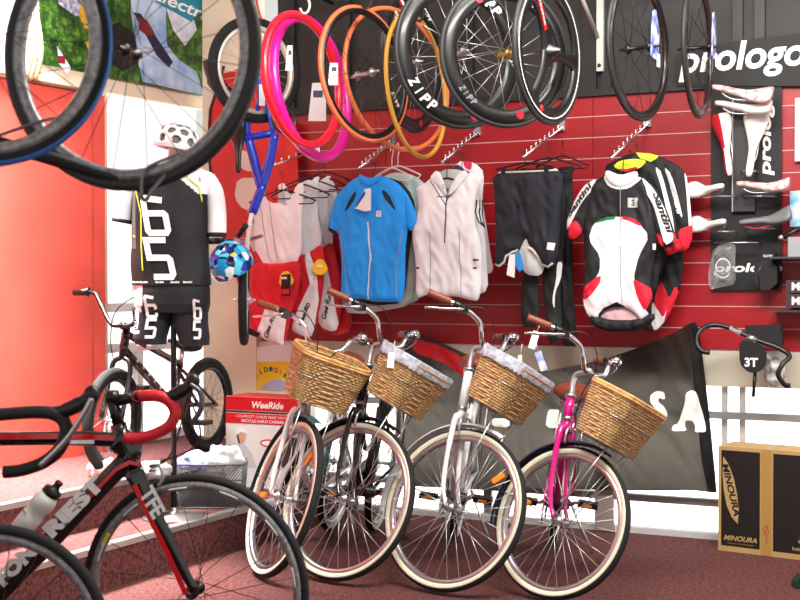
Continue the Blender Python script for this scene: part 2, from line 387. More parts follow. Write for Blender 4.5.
# ================================================================== WHEELS
SPK = {}
def spoke_proto(L, mat, r=.0011):
    k = (round(L, 3), mat.name, r)
    if k not in SPK:
        m = MB(); m.tube([(.018, 0, 0), (L, 0, 0)], r, mat, 5)
        me = bpy.data.meshes.new('spoke'); me.from_pydata([tuple(v) for v in m.v], [], m.f); me.materials.append(mat)
        for p in me.polygons: p.use_smooth = True
        SPK[k] = me
    return SPK[k]
def wheel_parts(parent, r, tr, tyre, rim, hub=alu, rimdepth=.018, rimw=.011, n=28, spk=spokem, tangent=True, hubw=.05, hubr=.014, wall=None, X=None, extra=None, spr=.0014, tyre_only=False, rimface=None, rings=()):
    """wheel in the XZ plane, axle along Y. parts: tyre, rim, hub, spoke"""
    X = X or Matrix.Identity(4)
    t = MB(); t.torus(r-tr, tr, tyre, 84, 12)
    if wall:
        for s in (-1, 1):
            t.torus(r-tr, 0, wall, 84, prof=[(.35*tr, s*tr*.95), (.1*tr, s*tr*1.03), (-.6*tr, s*tr*.86), (-.95*tr, s*tr*.45), (-.6*tr, s*tr*.78), (.1*tr, s*tr*.95)])
    to = t.build('tyre', parent, X)
    if tyre_only: return to
    ri = r - 2*tr
    m = MB(); d = rimdepth
    m.torus(ri, 0, rim, 84, prof=[(.006, rimw), (-d*.6, rimw*1.0), (-d, rimw*.45), (-d, -rimw*.45), (-d*.6, -rimw*1.0), (.006, -rimw)])
    for (a, b, mt) in rings:
        for s_ in (-1, 1): m.torus(ri, 0, mt, 84, prof=[(-a*d, s_*(rimw+.0006)), (-b*d, s_*(rimw+.0006)), (-b*d, s_*rimw*.9), (-a*d, s_*rimw*.9)])
    if extra: extra(m, ri)
    ro = m.build('rim', parent, X)
    h = MB(); Y = Matrix.Rotation(PI/2, 4, 'X')
    h.lathe([(.003, -hubw-.012), (.006, -hubw-.012), (.006, -hubw), (hubr, -hubw*.75), (hubr*1.6, -hubw*.66), (hubr*1.6, -hubw*.58), (hubr*.7, -hubw*.45), (hubr*.7, hubw*.45), (hubr*1.6, hubw*.58), (hubr*1.6, hubw*.66), (hubr, hubw*.75), (.006, hubw), (.006, hubw+.012), (.003, hubw+.012)], hub, 20, Y)
    ho = h.build('hub', parent, X)
    L = ri - d + .002
    me = spoke_proto(L, spk, spr)
    for i in range(n):
        a = 2*PI*(i+.5)/n; side = 1 if i % 2 else -1; off = ((1 if (i//2) % 2 else -1) * (.014*1.4) if tangent else 0)
        p0 = Vector((-math.sin(a)*off, side*hubw*.6, math.cos(a)*off)); p1 = Vector((math.cos(a)*L, 0, math.sin(a)*L))
        x = (p1-p0).normalized(); z = x.cross(Vector((0, 1, 0))).normalized(); y = z.cross(x)
        mt = Matrix(((x.x, y.x, z.x, p0.x), (x.y, y.y, z.y, p0.y), (x.z, y.z, z.z, p0.z), (0, 0, 0, 1)))
        so_ = bpy.data.objects.new('spoke', me); C.objects.link(so_); so_.parent = parent; so_.matrix_local = X @ mt
    return ro

# ================================================================== CITY BIKES WITH BASKETS
RK = R(20)
wick1 = M('wicker cane', (212, 176, 124), .6, col2=(158, 120, 76), vscale=60)
wick2 = M('wicker rim cane', (214, 168, 106), .55, col2=(176, 124, 68), vscale=40)
def steerM(wb_, r, ang):
    hub = Vector((wb_, 0, r)); A0 = hub - .045*Vector((math.cos(RK), 0, math.sin(RK)))
    T = Matrix.Translation(A0); rot = Matrix.Rotation(ang, 4, Vector((-math.sin(RK), 0, math.cos(RK))))
    # fork frame: x forward, y left, z along the steering axis, origin A0
    Fm = T @ rot @ Matrix.Rotation(-RK, 4, 'Y')
    return Fm
def make_basket(parent, X, cloth=None):
    """woven basket; local x = outwards (forward), y = across, z up; origin top back centre"""
    Hh = .235; n = 72; rows = 19
    def ring(f):   # f 0 top .. 1 bottom -> list of points
        wx = .125 - .030*f; wy = .178 - .040*f; out = []
        for i in range(n*2):
            a = 2*PI*i/(n*2); ca, sa = math.cos(a), math.sin(a); e = .38
            out.append(Vector((.13 + wx*math.copysign(abs(ca)**e, ca), wy*math.copysign(abs(sa)**e, sa), -Hh*f)))
        return out
    b = MB(); vs = []; fs = []
    K = 2*n
    for j in range(rows):
        f = (j+.5)/rows; rg = ring(f); cen = Vector((.13, 0, -Hh*f)); pts = []
        for i, p in enumerate(rg):
            d = (p-cen); d.z = 0; d.normalize(); pts.append(p + d*.0042*math.cos(PI*i/2 + PI*j))
        b.tube(pts, .0062, wick1, 6, closed=True, up=(0, 0, 1))
    for i in range(0, K, 4):
        b.tube([ring(f)[i] for f in (0, .5, 1)], .003, wick2, 5)
    rg = ring(1); b.add([p for p in rg], [tuple(range(K))], wick1)
    bo = b.build('basket', parent, X)
    m = MB()
    for dz, rr, s in ((.004, .0085, 1.0), (-.008, .008, 1.015)):
        pts = [Vector(((p.x-.13)*s+.13, p.y*s, dz)) for p in ring(0)]
        m.tube(pts, rr, wick2, 8, closed=True, up=(0, 0, 1))
    m.build('basket_rim', bo)
    wv = MB(); pts = [Vector(((p.x-.13)*1.06+.13, p.y*1.05, p.z)) for p in ring(.45)]
    wv.tube(pts, .0022, alu, 6, closed=True)
    for s in (-1, 1):
        wv.tube([(.02, s*.10, .01), (-.005, s*.10, 0), (-.01, s*.09, -Hh*.5), (.03, s*.08, -Hh-.006), (.22, s*.08, -Hh-.006)], .0025, steel, 6)
    wv.build('basket_bracket', bo)
    if cloth:
        c = MB(); rg = ring(0); rg2 = ring(.16); vs = []; fs = []
        sel = list(range(0, K)); q = []
        for i in range(K):
            p = rg[i]; a = rg2[i]; k = 1.07
            q += [(p.x*1.0, p.y*1.0, .018), ((p.x-.13)*k+.13, p.y*k, .014), ((a.x-.13)*(k+.02)+.13, a.y*(k+.02), a.z + .003*math.sin(i*.9))]
        for i in range(K):
            j = (i+1) % K
            for t in range(2): fs.append((i*3+t, j*3+t, j*3+t+1, i*3+t+1))
        c.add(q, fs, cloth, True)
        c.build('basket_liner', bo)
    return bo
fender_c = {}
def fender(mb, c, r, a0, a1, m, wd=.028, X=None, stay=None):
    n = 30; k = 7; vs = []; fs = []
    for i in range(n+1):
        a = a0 + (a1-a0)*i/n
        for j in range(k):
            b = PI*(j/(k-1)); y = -wd*math.cos(b); dr = .014*math.sin(b)
            q = r + dr; vs.append((c[0]+q*math.cos(a), c[1]+y, c[2]+q*math.sin(a)))
    for i in range(n):
        for j in range(k-1): fs.append((i*k+j, (i+1)*k+j, (i+1)*k+j+1, i*k+j+1))
    vs2 = list(vs); mb.add(vs, fs, m, True, X)
def city_bike(name_label, px_front, py_bot, px_rear, py_rear, r, lean, steer, frame, forkm, fend, cloth=None, stz=0, pitch=R(-24), tyrewall=cream, rimm=None, saddle_z=None, grp='city bikes with wicker baskets', seatm=brown, tyrem=rubber, reflx=True, bz=0, refl=(20,), bs=.93, bx=.02):
    yf = 1.32*F/(py_bot-283); yr = 1.32*F/(py_rear-283)
    pf = at(px_front, py_bot, yf); pr = at(px_rear, py_rear, yr); pf.z = pr.z = 0
    d = (pf-pr); wbl = 1.08; d.normalize()
    lft = Vector((-d.y, d.x, 0))
    up = Vector((0, 0, 1))*math.cos(lean) + lft*math.sin(lean); lf2 = up.cross(d)
    org = pf - d*wbl
    X = Matrix(((d.x, lf2.x, up.x, org.x), (d.y, lf2.y, up.y, org.y), (d.z, lf2.z, up.z, .004), (0, 0, 0, 1)))
    e = empty('bicycle', X, name_label, 'bicycle', grp)
    S = steerM(wbl, r, steer)
    # wheels
    rimm = rimm or alu
    hubc = Vector((.045, 0, 0))
    WF = S @ Matrix.Translation((.045, 0, 0))
    fwp = bpy.data.objects.new('front_wheel', None); C.objects.link(fwp); fwp.parent = e; fwp.matrix_local = WF
    wheel_parts(fwp, r, .0195, tyrem, rimm, n=32, wall=tyrewall, hubw=.05, rimdepth=.016, rimw=.014, spr=.0016)
    rwp = bpy.data.objects.new('rear_wheel', None); C.objects.link(rwp); rwp.parent = e; rwp.matrix_local = Matrix.Translation((0, 0, r))
    wheel_parts(rwp, r, .0195, tyrem, rimm, n=32, wall=tyrewall, hubw=.06, rimdepth=.016, rimw=.014, spr=.0016)
    rf = MB()
    for a in refl:
        q = Matrix.Rotation(-R(a), 4, 'Y') @ Matrix.Translation((r-.11, 0, 0)); rf.box((0, 0, 0), (.062, .012, .026), orangeref, q, bev=.006)
    if refl: rf.build('reflector', fwp)
    # front fork
    mb = MB(); hw = .06
    for s in (-1, 1):
        mb.tube(bez([(.045, s*hw, 0), (.012, s*hw, .09), (0, s*.052, .24), (0, s*.045, .36), (0, s*.03, .41)], 4), [.009]*4+[.0105]*5+[.013]*4+[.015]*4, forkm, 10, X=S)
    mb.tube([(0, -.036, .405), (0, .036, .405)], .017, forkm, 10, X=S); mb.tube([(0, 0, .40), (0, 0, .445)], .018, forkm, 14, X=S)
    mb.build('fork', e)
    # brake
    mb = MB()
    for s in (-1, 1): mb.tube(bez([(.03, s*.02, .41), (.035, s*.045, .38), (.03, s*.04, .33)], 3), .006, alu, 8, X=S)
    mb.tube([(.036, 0, .43), (.03, 0, .39)], .005, alu, 8, X=S); mb.build('front_brake', e)
    # front mudguard
    mb = MB(); fender(mb, (.045, 0, 0), r+.012, R(58)-0, R(185), fend, X=S)
    for s in (-1, 1): mb.tube([(.045, s*.05, 0), (.045+ (r+.012)*math.cos(R(160)), s*.02, (r+.012)*math.sin(R(160)))], .002, alu, 5, X=S)
    mb.build('front_mudguard', e)
    mb = MB(); fender(mb, (0, 0, r), r+.012, R(-5), R(205), fend)
    for s in (-1, 1): mb.tube([(0, s*.06, r), ((r+.012)*math.cos(R(200)), s*.024, r+(r+.012)*math.sin(R(200)))], .002, alu, 5)
    mb.build('rear_mudguard', e)
    # frame in bike coords
    ax = Vector((-math.sin(RK), 0, math.cos(RK))); A0 = Vector((wbl, 0, r)) - .045*Vector((math.cos(RK), 0, math.sin(RK)))
    hb = A0 + ax*.445; ht = A0 + ax*(.60+stz)
    bb = Vector((.46, 0, .29)); sz = saddle_z or .93
    sax = Vector((-.30, 0, .954)); stt = bb + sax*.46
    mb = MB(); mb.tube([hb, ht], .020, frame, 14); mb.tube([hb-ax*.004, hb+ax*.012], .024, alu, 14); mb.tube([ht-ax*.012, ht+ax*.006], .024, alu, 14)
    mb.tube(bez([hb+ax*.03, Vector((.80, 0, .52)), Vector((.62, 0, .36)), bb], 5), .0175, frame, 12)
    mb.tube(bez([ht-ax*.03, Vector((.74, 0, .64)), Vector((.58, 0, .52)), bb+sax*.24], 5), .0145, frame, 12)
    mb.tube([bb, stt], .0155, frame, 12)
    mb.tube([bb-Vector((0, .035, 0)), bb+Vector((0, .035, 0))], .021, frame, 14)
    for s in (-1, 1):
        mb.tube([bb+Vector((0, s*.03, 0)), (.2, s*.05, r-.02), (0, s*.066, r)], .009, frame, 8)
        mb.tube([stt-sax*.04+Vector((0, s*.015, 0)), (0, s*.066, r)], .008, frame, 8)
    mb.build('frame', e)
    # rear rack
    mb = MB(); zr = 2*r+.06
    mb.tube([(.2, .06, zr), (-.22, .06, zr), (-.25, 0, zr), (-.22, -.06, zr), (.2, -.06, zr)], .005, alu, 8)
    for x in (-.15, -.05, .05, .15): mb.tube([(x, -.06, zr), (x, .06, zr)], .004, alu, 6)
    for s in (-1, 1): mb.tube([(-.1, s*.06, zr), (0, s*.072, r)], .005, alu, 6)
    mb.build('rear_rack', e)
    # saddle
    st = bb + sax*((sz-.06-.29)/.954)
    mb = MB(); mb.tube([stt, st], .0125, alu, 12); mb.build('seat_post', e)
    mb = MB(); vs = []; fs = []; n = 14; k = 14
    for i in range(n+1):
        t = i/n; x = st.x + .15 - .27*t; wv = .018 + .085*(max(0, t-.25)/.75)**.8 if t > .25 else .018+.01*t; 
        if t > .93: wv *= .86
        for j in range(k):
            a = 2*PI*j/k; vs.append((x, wv*math.cos(a)*(1.15 if math.sin(a) < 0 else 1), sz + (.022+.018*t)*math.sin(a)*(1 if math.sin(a) > 0 else 1.3) + .01*math.cos(t*5)))
    for i in range(n):
        for j in range(k): fs.append((i*k+j, i*k+(j+1) % k, (i+1)*k+(j+1) % k, (i+1)*k+j))
    fs += [tuple(range(k-1, -1, -1)), tuple(range(n*k, n*k+k))]
    mb.add(vs, fs, seatm, True)
    sd = mb.build('saddle', e)
    for s in (-1, 1):
        mb = MB(); mb.lathe([(.014, -.05), (.018, -.048), (.020, -.02), (.016, 0), (.012, .002)], chrome, 12, Matrix.Translation((st.x-.06, s*.05, sz-.015)))
        mb.build('saddle_spring', sd)
    # cranks, pedals
    cr = MB(); cr.torus(.085, .004, steel, 40, 6, X=Matrix.Translation((bb.x, -.045, bb.z))); cr.lathe([(.02, -.06), (.03, -.05), (.03, .05), (.02, .06)], steel, 16, Matrix.Translation(bb) @ Matrix.Rotation(PI/2, 4, 'X'))
    a = R(15)
    for s in (-1, 1):
        cr.tube([(bb.x, s*.06, bb.z), (bb.x + s*.165*math.cos(a), s*.085, bb.z + s*.165*math.sin(a))], .009, alu, 8)
    co = cr.build('crank', e)
    for s in (-1, 1):
        p = MB(); c = Vector((bb.x + s*.165*math.cos(a), s*.14, bb.z + s*.165*math.sin(a)))
        p.box(c+Vector((0, 0, .008)), (.085, .085, .008), black); p.box(c-Vector((0, 0, .008)), (.085, .085, .008), black)
        for q in (-.038, .038): p.box(c+Vector((q, 0, 0)), (.009, .09, .024), black); 
        p.tube([c-Vector((0, s*.05, 0)), c+Vector((0, s*.03, 0))], .008, steel, 8)
        for q in (-.044, .044): p.box(c+Vector((q, 0, 0)), (.003, .04, .014), orangeref)
        p.build('pedal', co)
    cg = MB(); P = [(bb.x+.11, bb.z+.05), (bb.x+.13, bb.z), (bb.x+.09, bb.z-.09), (bb.x-.02, bb.z-.115), (.0, r-.05), (-.04, r), (0, r+.05), (bb.x-.05, bb.z+.11), (bb.x+.06, bb.z+.10)]
    cg.prism(P, -.062, -.054, frame); cg.build('chain_guard', e)
    ks = MB(); kd = Vector((.10, .16, 0)); foot = Vector((.20, .235, 0)); 
    # kickstand foot reaches the floor despite the lean
    foot.z = -foot.y*math.tan(lean)/1.0 + .004
    ks.tube([(.17, .055, r-.07), foot], .007, alu, 8); ks.build('kickstand', e)
    # handlebar
    zq = .60+stz; top = .70+stz
    hbm = MB()
    hbm.tube(bez([(0, 0, zq), (0, 0, top-.035), (.012, 0, top-.004), (.05, 0, top+.004), (.075, 0, top+.004)], 4), .0125, alu, 12, X=S)
    hbm.tube([(.075, -.022, top+.004), (.075, .022, top+.004)], .019, alu, 14, X=S)
    ho = hbm.build('stem', e)
    hb_ = MB(); grips = []
    for s in (-1, 1):
        P = bez([(.075, 0, top+.004), (.08, s*.05, top+.006), (.095, s*.09, top+.025), (.095, s*.118, top+.075), (.07, s*.16, top+.105), (.03, s*.205, top+.126), (-.02, s*.25, top+.142), (-.072, s*.292, top+.156)], 5)
        hb_.tube(P, .0112, chrome, 12, X=S); grips.append(P)
    hbo = hb_.build('handlebar', e)
    for s, P in zip((-1, 1), grips):
        g = MB(); g.tube(P[-8:] + [P[-1] + (P[-1]-P[-2]).normalized()*.012], [.0165]*8+[.019], brown, 12, X=S); g.build('grip', hbo)
        g = MB(); q = P[-11]; g.tube(P[-12:-8], .017, black, 10, X=S); g.box(q+Vector((.02, 0, -.016)), (.045, .03, .03), black, S)
        g.build('shifter', hbo)
        g = MB(); g.tube(bez([q+Vector((.02, 0, -.012)), q+Vector((.035, s*.03, -.028)), q+Vector((-.03, s*.075, -.04)), q+Vector((-.10, s*.115, -.046))], 4), [.007]*5+[.006]*8, chrome, 8, X=S, flat=.6); g.build('brake_lever', hbo)
        g = MB(); g.tube(bez([q+Vector((.03, 0, -.01)), q+Vector((.10, -s*.06, .0)), q+Vector((.12, -s*.14, -.10)), Vector((.06, s*.01, top-.10)), Vector((.035, 0, .45))], 6), .0025, black, 6, X=S); g.build('brake_cable', hbo)
    g = MB(); q = Vector((.083, .15, top+.085)); g.ell(q+Vector((.01, .03, .03)), (.026, .026, .02), chrome, 18, 10, S); g.lathe([(.022, 0), (.024, .006), (.018, .012)], chrome, 16, S @ Matrix.Translation(q+Vector((.01, .03, .016)))); g.build('bell', hbo)
    # basket with wire struts
    BX = S @ Matrix.Translation((.125+bx, 0, top-.055+bz)) @ Matrix.Rotation(-pitch, 4, 'Y') @ Matrix.Scale(bs, 4)
    bo = make_basket(e, BX, cloth)
    q = MB(); 
    for s in (-1, 1):
        a_ = BX @ Vector((.20, s*.08, -.24)); b_ = S @ Vector((.045, s*.066, .005)); q.tube([a_, b_], .0028, alu, 6)
    q.build('basket_strut', e)
    return e, X, S
pinkm = M('magenta frame paint', (206, 14, 122), .2, coat=.6); whitep = M('white frame paint', (226, 226, 224), .25, coat=.5)
blackp = M('black frame paint', (12, 12, 13), .2, coat=.6); tealp = M('dark blue mudguard', (36, 44, 70), .25, coat=.5); palep = M('pale silver frame paint', (232, 234, 234), .3, coat=.5)
greenp = M('teal mudguard', (40, 90, 100), .3, coat=.5)
linerc = M('grey striped liner cloth', (132, 134, 146), .85, col2=(186, 186, 194), vscale=40)
city_bike('white framed city bike with unlined wicker basket, leftmost of the four basket bikes', 266, 577, 337, 526, .362, R(8.5), R(38), whitep, whitep, greenp, bz=.05, refl=(42, 175), bs=.95, bx=-.015)
city_bike('black framed city bike with a grey lined wicker basket', 326, 579, 378, 528, .364, R(8.5), R(62), blackp, blackp, blackp, linerc, stz=.035, refl=(), bx=.045, bz=.015)
city_bike('silver white city bike with grey lined basket, between the black and the magenta bike', 432, 590, 455, 538, .358, R(8.5), R(60), palep, palep, palep, linerc, stz=.035, refl=(36,), bz=.015)
city_bike('magenta framed city bike with unlined wicker basket and navy mudguard', 541, 598, 552, 548, .327, R(8), R(58), pinkm, pinkm, tealp, saddle_z=.80, stz=-.045, bz=-.01, bx=.055, refl=(158,))

# ================================================================== HANGING WHEELS
logo_red = M('red logo disc', (190, 24, 36), .4); ltr = M('white lettering', (236, 236, 236), .5); ltr_g = M('grey lettering', (120, 122, 126), .5)
rackz = 2.93
def arc_text(m, s, rr, a_mid, h, mat_, y, gap, shear=.25, inward=False, flip=False):
    for i, ch in enumerate(s):
        a = a_mid + (-1 if not inward else 1)*(i-(len(s)-1)/2)*gap
        text(m, ch, rr*math.cos(a), rr*math.sin(a), h, mat_, width=h*(.82 if ch != 'I' else .28), rot=a - PI/2 + (PI if inward else 0), y=y, shear=shear, bold=.04)
def hang_wheel(cx, cy, rx, ry, name, lab, tyre, rim, group=None, n=20, tr=.0115, rad=.335, tilt=0, Y=None, lean=0, **kw):
    Y = Y or F*rad/ry; rad = ry*Y/F; p = at(cx, cy, Y); ang = math.acos(min(1, rx/ry))
    view = math.atan((cx-400)/F)
    X = Matrix.Translation(p) @ Matrix.Rotation(R(lean), 4, 'Y') @ Matrix.Rotation(ang - view, 4, 'Z')   # left edge nearer the camera
    e = empty(name, X, lab, 'wheel' if 'wheelset' in name else 'tyre', group)
    wheel_parts(e, rad, tr, tyre, rim, n=n, **kw)
    return e, p, X
magr = M('red tyre rubber', (226, 16, 46), .35, coat=.3); magm = M('magenta tyre rubber', (222, 14, 150), .35, coat=.3)
org = M('orange tyre', (208, 104, 58), .5, coat=.2); yel = M('tan yellow tyre', (200, 150, 50), .5); dkr = M('dark rim', (18, 18, 19), .3, .3); tanr = M('tan tyre', (188, 152, 92), .5)
gy = M('dark grey tyre', (34, 34, 35), .55)
hooks = []
def hook(px, py, Y, lab, mt, size=.05):
    p = at(px, py, Y); X = Matrix.Translation(p); b = MB()
    b.tube(bez([(0, -.012, -.003), (.012, 0, -.014), (.030, .0, .0), (.030, 0, .035), (.004, 0, .075), (0, 0, .12), (0, 0, rackz-p.z+.004)], 5), .0055, mt, 8)
    o = b.build('rack_hook'); o.matrix_world = X; tag(o, lab, 'hook', 'hooks of the wheel rack'); return o
e, p, X = hang_wheel(312, 88, 38, 75, 'tyre_loop', 'magenta bicycle tyre hanging behind the red one', magm, dkr, 'loose tyres hung at the left', Y=5.96, lean=-8, tyre_only=True, tr=.024, tilt=R(-4))
e, p, X = hang_wheel(303, 80, 39, 69, 'tyre_loop', 'bright red bicycle tyre in front of the magenta one', magr, dkr, 'loose tyres hung at the left', tyre_only=True, tr=.019, lean=-5, Y=5.68)
p_red = p
e, p1, X = hang_wheel(365, 74, 44, 69, 'race_wheelset', 'orange tyred wheel with dark spokes, nearest the red and magenta tyres', org, dkr, 'wheels on the rack', Y=5.72, lean=-6, n=24, spk=spokeb, hub=alu, hubw=.07)
e, p2, X = hang_wheel(398, 79, 52, 74, 'tyre_loop', 'orange tyre hanging against the spoked orange wheel, to its right', org, dkr, 'loose tyres hung at the left', Y=6.02, lean=-10, tyre_only=True, tr=.0115)
def zl(m, ri, big, y, mt, d, angs=(R(225), R(60))):
    for a in angs: arc_text(m, 'ZIPP', ri-d*.52, a, big, mt, y, big*.88/(ri-d*.5), inward=(math.sin(a) < 0))
    for a in (R(285), R(120)):
        X = Matrix.Translation(((ri-d*.5)*math.cos(a), y, (ri-d*.5)*math.sin(a))) @ Matrix.Rotation(PI/2, 4, 'X'); m.lathe([(.001, 0), (.019, 0), (.019, .0006), (.001, .0008)], logo_red, 18, X, smooth=False)
e, p3, X = hang_wheel(412, 62, 30, 71, 'race_wheelset', 'deep black rim wheel almost hidden behind the yellow tyre', gy, carbon, 'wheels on the rack', Y=6.40, rimdepth=.05, extra=lambda m, ri: zl(m, ri, .03, -.0125, ltr, .05), n=20)
e, p4, X = hang_wheel(417, 86, 30, 73, 'tyre_loop', 'narrow mustard yellow tyre between the orange tyre and the deep rim wheels', yel, dkr, 'loose tyres hung at the left', Y=5.85, lean=-4, tyre_only=True, tr=.0105)
e, p5, X = hang_wheel(459, 53, 63, 76, 'race_wheelset', 'deep carbon wheel with large white lettering on the lower left rim', gy, carbon, 'wheels on the rack', Y=5.6, rimdepth=.062, extra=lambda m, ri: zl(m, ri, .052, -.0125, ltr, .06), n=20, hubw=.06)
e, p6, X = hang_wheel(505, 55, 64, 73, 'race_wheelset', 'deep carbon wheel with small grey lettering, nearly face on with golden hub', gy, carbon, 'wheels on the rack', Y=5.42, rimdepth=.058, extra=lambda m, ri: zl(m, ri, .030, -.0125, ltr_g, .058), n=18, hubw=.05, hub=M('gold hub', (176, 150, 84), .3, .9))
# tri-spoke wheel
def trispoke():
    Y = 5.22; rad = 73*Y/F; p = at(548, 52, Y); ang = math.acos(33/73)
    X = Matrix.Translation(p) @ Matrix.Rotation(ang - math.atan(148/F), 4, 'Z')
    e = empty('race_wheelset', X, 'black three spoke racing wheel with white ring line and red lettering', 'wheel', 'wheels on the rack')
    t = MB(); t.torus(rad-.011, .011, gy, 84, 12); t.build('tyre', e)
    m = MB(); ri = rad-.022; m.torus(ri, 0, black, 84, prof=[(.004, .012), (-.035, .012), (-.05, .004), (-.05, -.004), (-.035, -.012), (.004, -.012)])
    m.torus(ri, 0, ltr, 84, prof=[(-.004, -.0128), (-.009, -.0128), (-.009, -.011), (-.004, -.011)]); m.build('rim', e)
    for k, a in enumerate((R(118), R(-2), R(-122))):
        s = MB(); c, s_ = math.cos(a), math.sin(a); vs = []; fs = []; q = 12
        for i in range(q+1):
            t_ = i/q; rr = .02 + (ri-.035-.02)*t_; wd = .030 + .034*abs(2*t_-1)**2.2 + (.03 if t_ > .92 else 0)
            for j in range(10):
                b = 2*PI*j/10; u_ = wd*math.cos(b)*.75; v_ = .013*math.sin(b); vs.append((rr*c - u_*s_, v_, rr*s_ + u_*c))
        for i in range(q):
            for j in range(10): fs.append((i*10+j, i*10+(j+1) % 10, (i+1)*10+(j+1) % 10, (i+1)*10+j))
        s.add(vs, fs, black, True)
        if k == 0:
            Xr = Matrix.Rotation(-a, 4, 'Y'); s.box((.17, -.0135, 0), (.15, .002, .026), redp, Xr); text(s, 'SPINERGY', .17, 0, .012, ltr, width=.11, y=-.0152, X=Xr @ Matrix.Rotation(0, 4, 'X'))
        s.build('blade', e)
    h = MB(); h.lathe([(.008, -.06), (.012, -.055), (.022, -.03), (.034, -.018), (.034, .018), (.022, .03), (.012, .055), (.008, .06)], steel, 24, Matrix.Rotation(PI/2, 4, 'X')); h.build('hub', e)
    r_ = MB(); 
    for a in (R(-108), R(105)):
        r_.lathe([(.001, 0), (.016, 0), (.016, .001), (.001, .001)], logo_red, 16, Matrix.Translation(((ri-.025)*math.cos(a), -.0125, (ri-.025)*math.sin(a))) @ Matrix.Rotation(PI/2, 4, 'X'))
    r_.build('logo_disc', e)
    return p
p7 = trispoke()
redrim = M('black rim red decal', (40, 24, 26), .3, coat=.4)
def bagtag(e, dx=0):
    blu = M('blue white tag', (40, 80, 170), .5, col2=(232, 234, 238), vscale=22)
    b = MB(); b.prism([(-.03, -.05), (.045, -.06), (.06, .07), (.02, .17), (-.005, .16), (-.02, .06)], -.075, -.068, blu); 
    b.prism([(.02, -.09), (.05, -.09), (.048, -.03), (.025, -.03)], -.082, -.078, tagw); b.build('label_tag', e)
e, p8, X = hang_wheel(639, 48, 30, 73, 'race_wheelset', 'thin black wheel with blue and white hub tag, left of the two tagged wheels', gy, redrim, 'wheels on the rack', rimdepth=.024, n=20, spk=spokeb, hub=black, hubw=.085, rings=((.2, .8, dkr),))
bagtag(e)
e, p9, X = hang_wheel(698, 48, 14, 70, 'race_wheelset', 'thin black wheel seen nearly edge on before the white wall lettering', gy, redrim, 'wheels on the rack', rimdepth=.024, n=20, spk=spokeb, hub=black, hubw=.085)
bagtag(e)
# rack: rail above the frame with wall brackets, hooks
whook = M('white hook', (214, 208, 196), .4)
for p, rr, mt, lab in ((p_red, .335, whook, 'white hook holding the red tyre'), (p2, .335, whook, 'white hook holding the orange tyre'), (p5, .335, blackmat, 'dark rack hook above the white lettered wheel'), (p6, .335, blackmat, 'dark rack hook above the golden hub wheel'), (p7, .335, blackmat, 'dark rack hook above the three spoke wheel'), (p8, .335, blackmat, 'dark rack hook above the left tagged wheel'), (p9, .335, blackmat, 'dark rack hook above the right tagged wheel'), (p4, .335, blackmat, 'dark rack hook above the mustard tyre'), (p1, .335, blackmat, 'dark rack hook above the orange tyred wheel')):
    pt = p + Vector((0, 0, rr-.028)); b = MB()
    b.tube(bez([(-.012, -.02, .012), (.0, 0, -.006), (.022, .004, .004), (.030, .004, .04), (.012, .002, .085), (.008, 0, .14), (.008, 0, rackz-pt.z+.02)], 5), .006, mt, 8)
    o = b.build('rack_hook'); o.matrix_world = Matrix.Translation(pt); tag(o, lab, 'hook', 'hooks of the wheel rack')
rk = MB(); a = Vector((p_red.x-.7, p_red.y+.02, rackz+.02)); b_ = Vector((p9.x+.6, p9.y-.1, rackz+.02))
rk.tube([a, b_], .014, steel, 10)
xs = [wl(602, 20)[0], wl(602, 20)[0]-1.6, wl(602, 20)[0]+1.0]
for s in xs:
    q0 = wp(s, .02, rackz+.02); d_ = b_-a; t = 0
    # meet the rail perpendicular to the wall
    best = min((a + d_*k/200 for k in range(201)), key=lambda v: abs((v-O).dot(U)-s))
    rk.tube([q0, best], .011, whook if s == xs[0] else steel, 8)
e = empty('wheel_rack', Matrix.Identity(4), 'steel wall rack rail with a pale bracket that carries the wheels', 'rack')
rk.build('rail', e)
bk = MB(); s = xs[0]
bk.box((s, -.03, 2.75), (.035, .03, .62), whook); bk.tube([(s-.01, -.05, 2.62), (s-.05, -.52, rackz+.01)], .012, whook, 8, X=Matrix.Identity(4))
for z_ in (2.47, 2.9): bk.lathe([(.001, .0), (.008, .002), (.01, .004)], steel, 10, Matrix.Translation((s, -.05, z_)) @ Matrix.Rotation(PI/2, 4, 'X'))
bko = bk.build('bracket'); bko.matrix_world = WM; bko.parent = e

# big foreground wheels at top left, on a display arm
brk = M('worn brake track', (120, 120, 122), .38, .5, col2=(160, 160, 162), vscale=60); lblue = M('blue tyre side', (20, 98, 170), .45)
def big(cx, cy, rx, ry, lab, tm, yaw_sign=1, rad=.335, tilt=0, roll=0, **k):
    Y = F*rad/ry; p = at(cx, cy, Y); ang = math.acos(rx/ry)*yaw_sign
    X = Matrix.Translation(p) @ Matrix.Rotation(ang - math.atan((cx-400)/F), 4, 'Z') @ Matrix.Rotation(tilt, 4, 'X')
    e = empty('race_wheelset', X, lab, 'wheel', 'foreground wheels on the display arm'); wheel_parts(e, rad, .0165, tm, brk, n=20, spk=spokeb, hub=black, hubr=.010, rimdepth=.020, rimw=.0135, spr=.001, **k); return e, p, X
eA, pA, XA = big(130, 52, 125, 139, 'large dark wheel in the foreground, its worn grey rim circling the white helmet', gy, -1)
eB, pB, XB = big(-22, 30, 134, 137, 'wheel with a blue sided tyre cut off by the left picture edge', rubber, 1, rad=.30)
bl = MB(); bl.torus(.2835, 0, lblue, 84, prof=[(.0168*math.cos(a), .0172*math.sin(a)) for a in (R(-75), R(-45), R(-15), R(15))]+[(.0160*math.cos(a), .0158*math.sin(a)) for a in (R(15), R(-75))]); bl.build('tyre_stripe', eB)
YA = pA.y
arm = MB()
def A_(px, py, dy=0): return at(px, py, YA+dy)
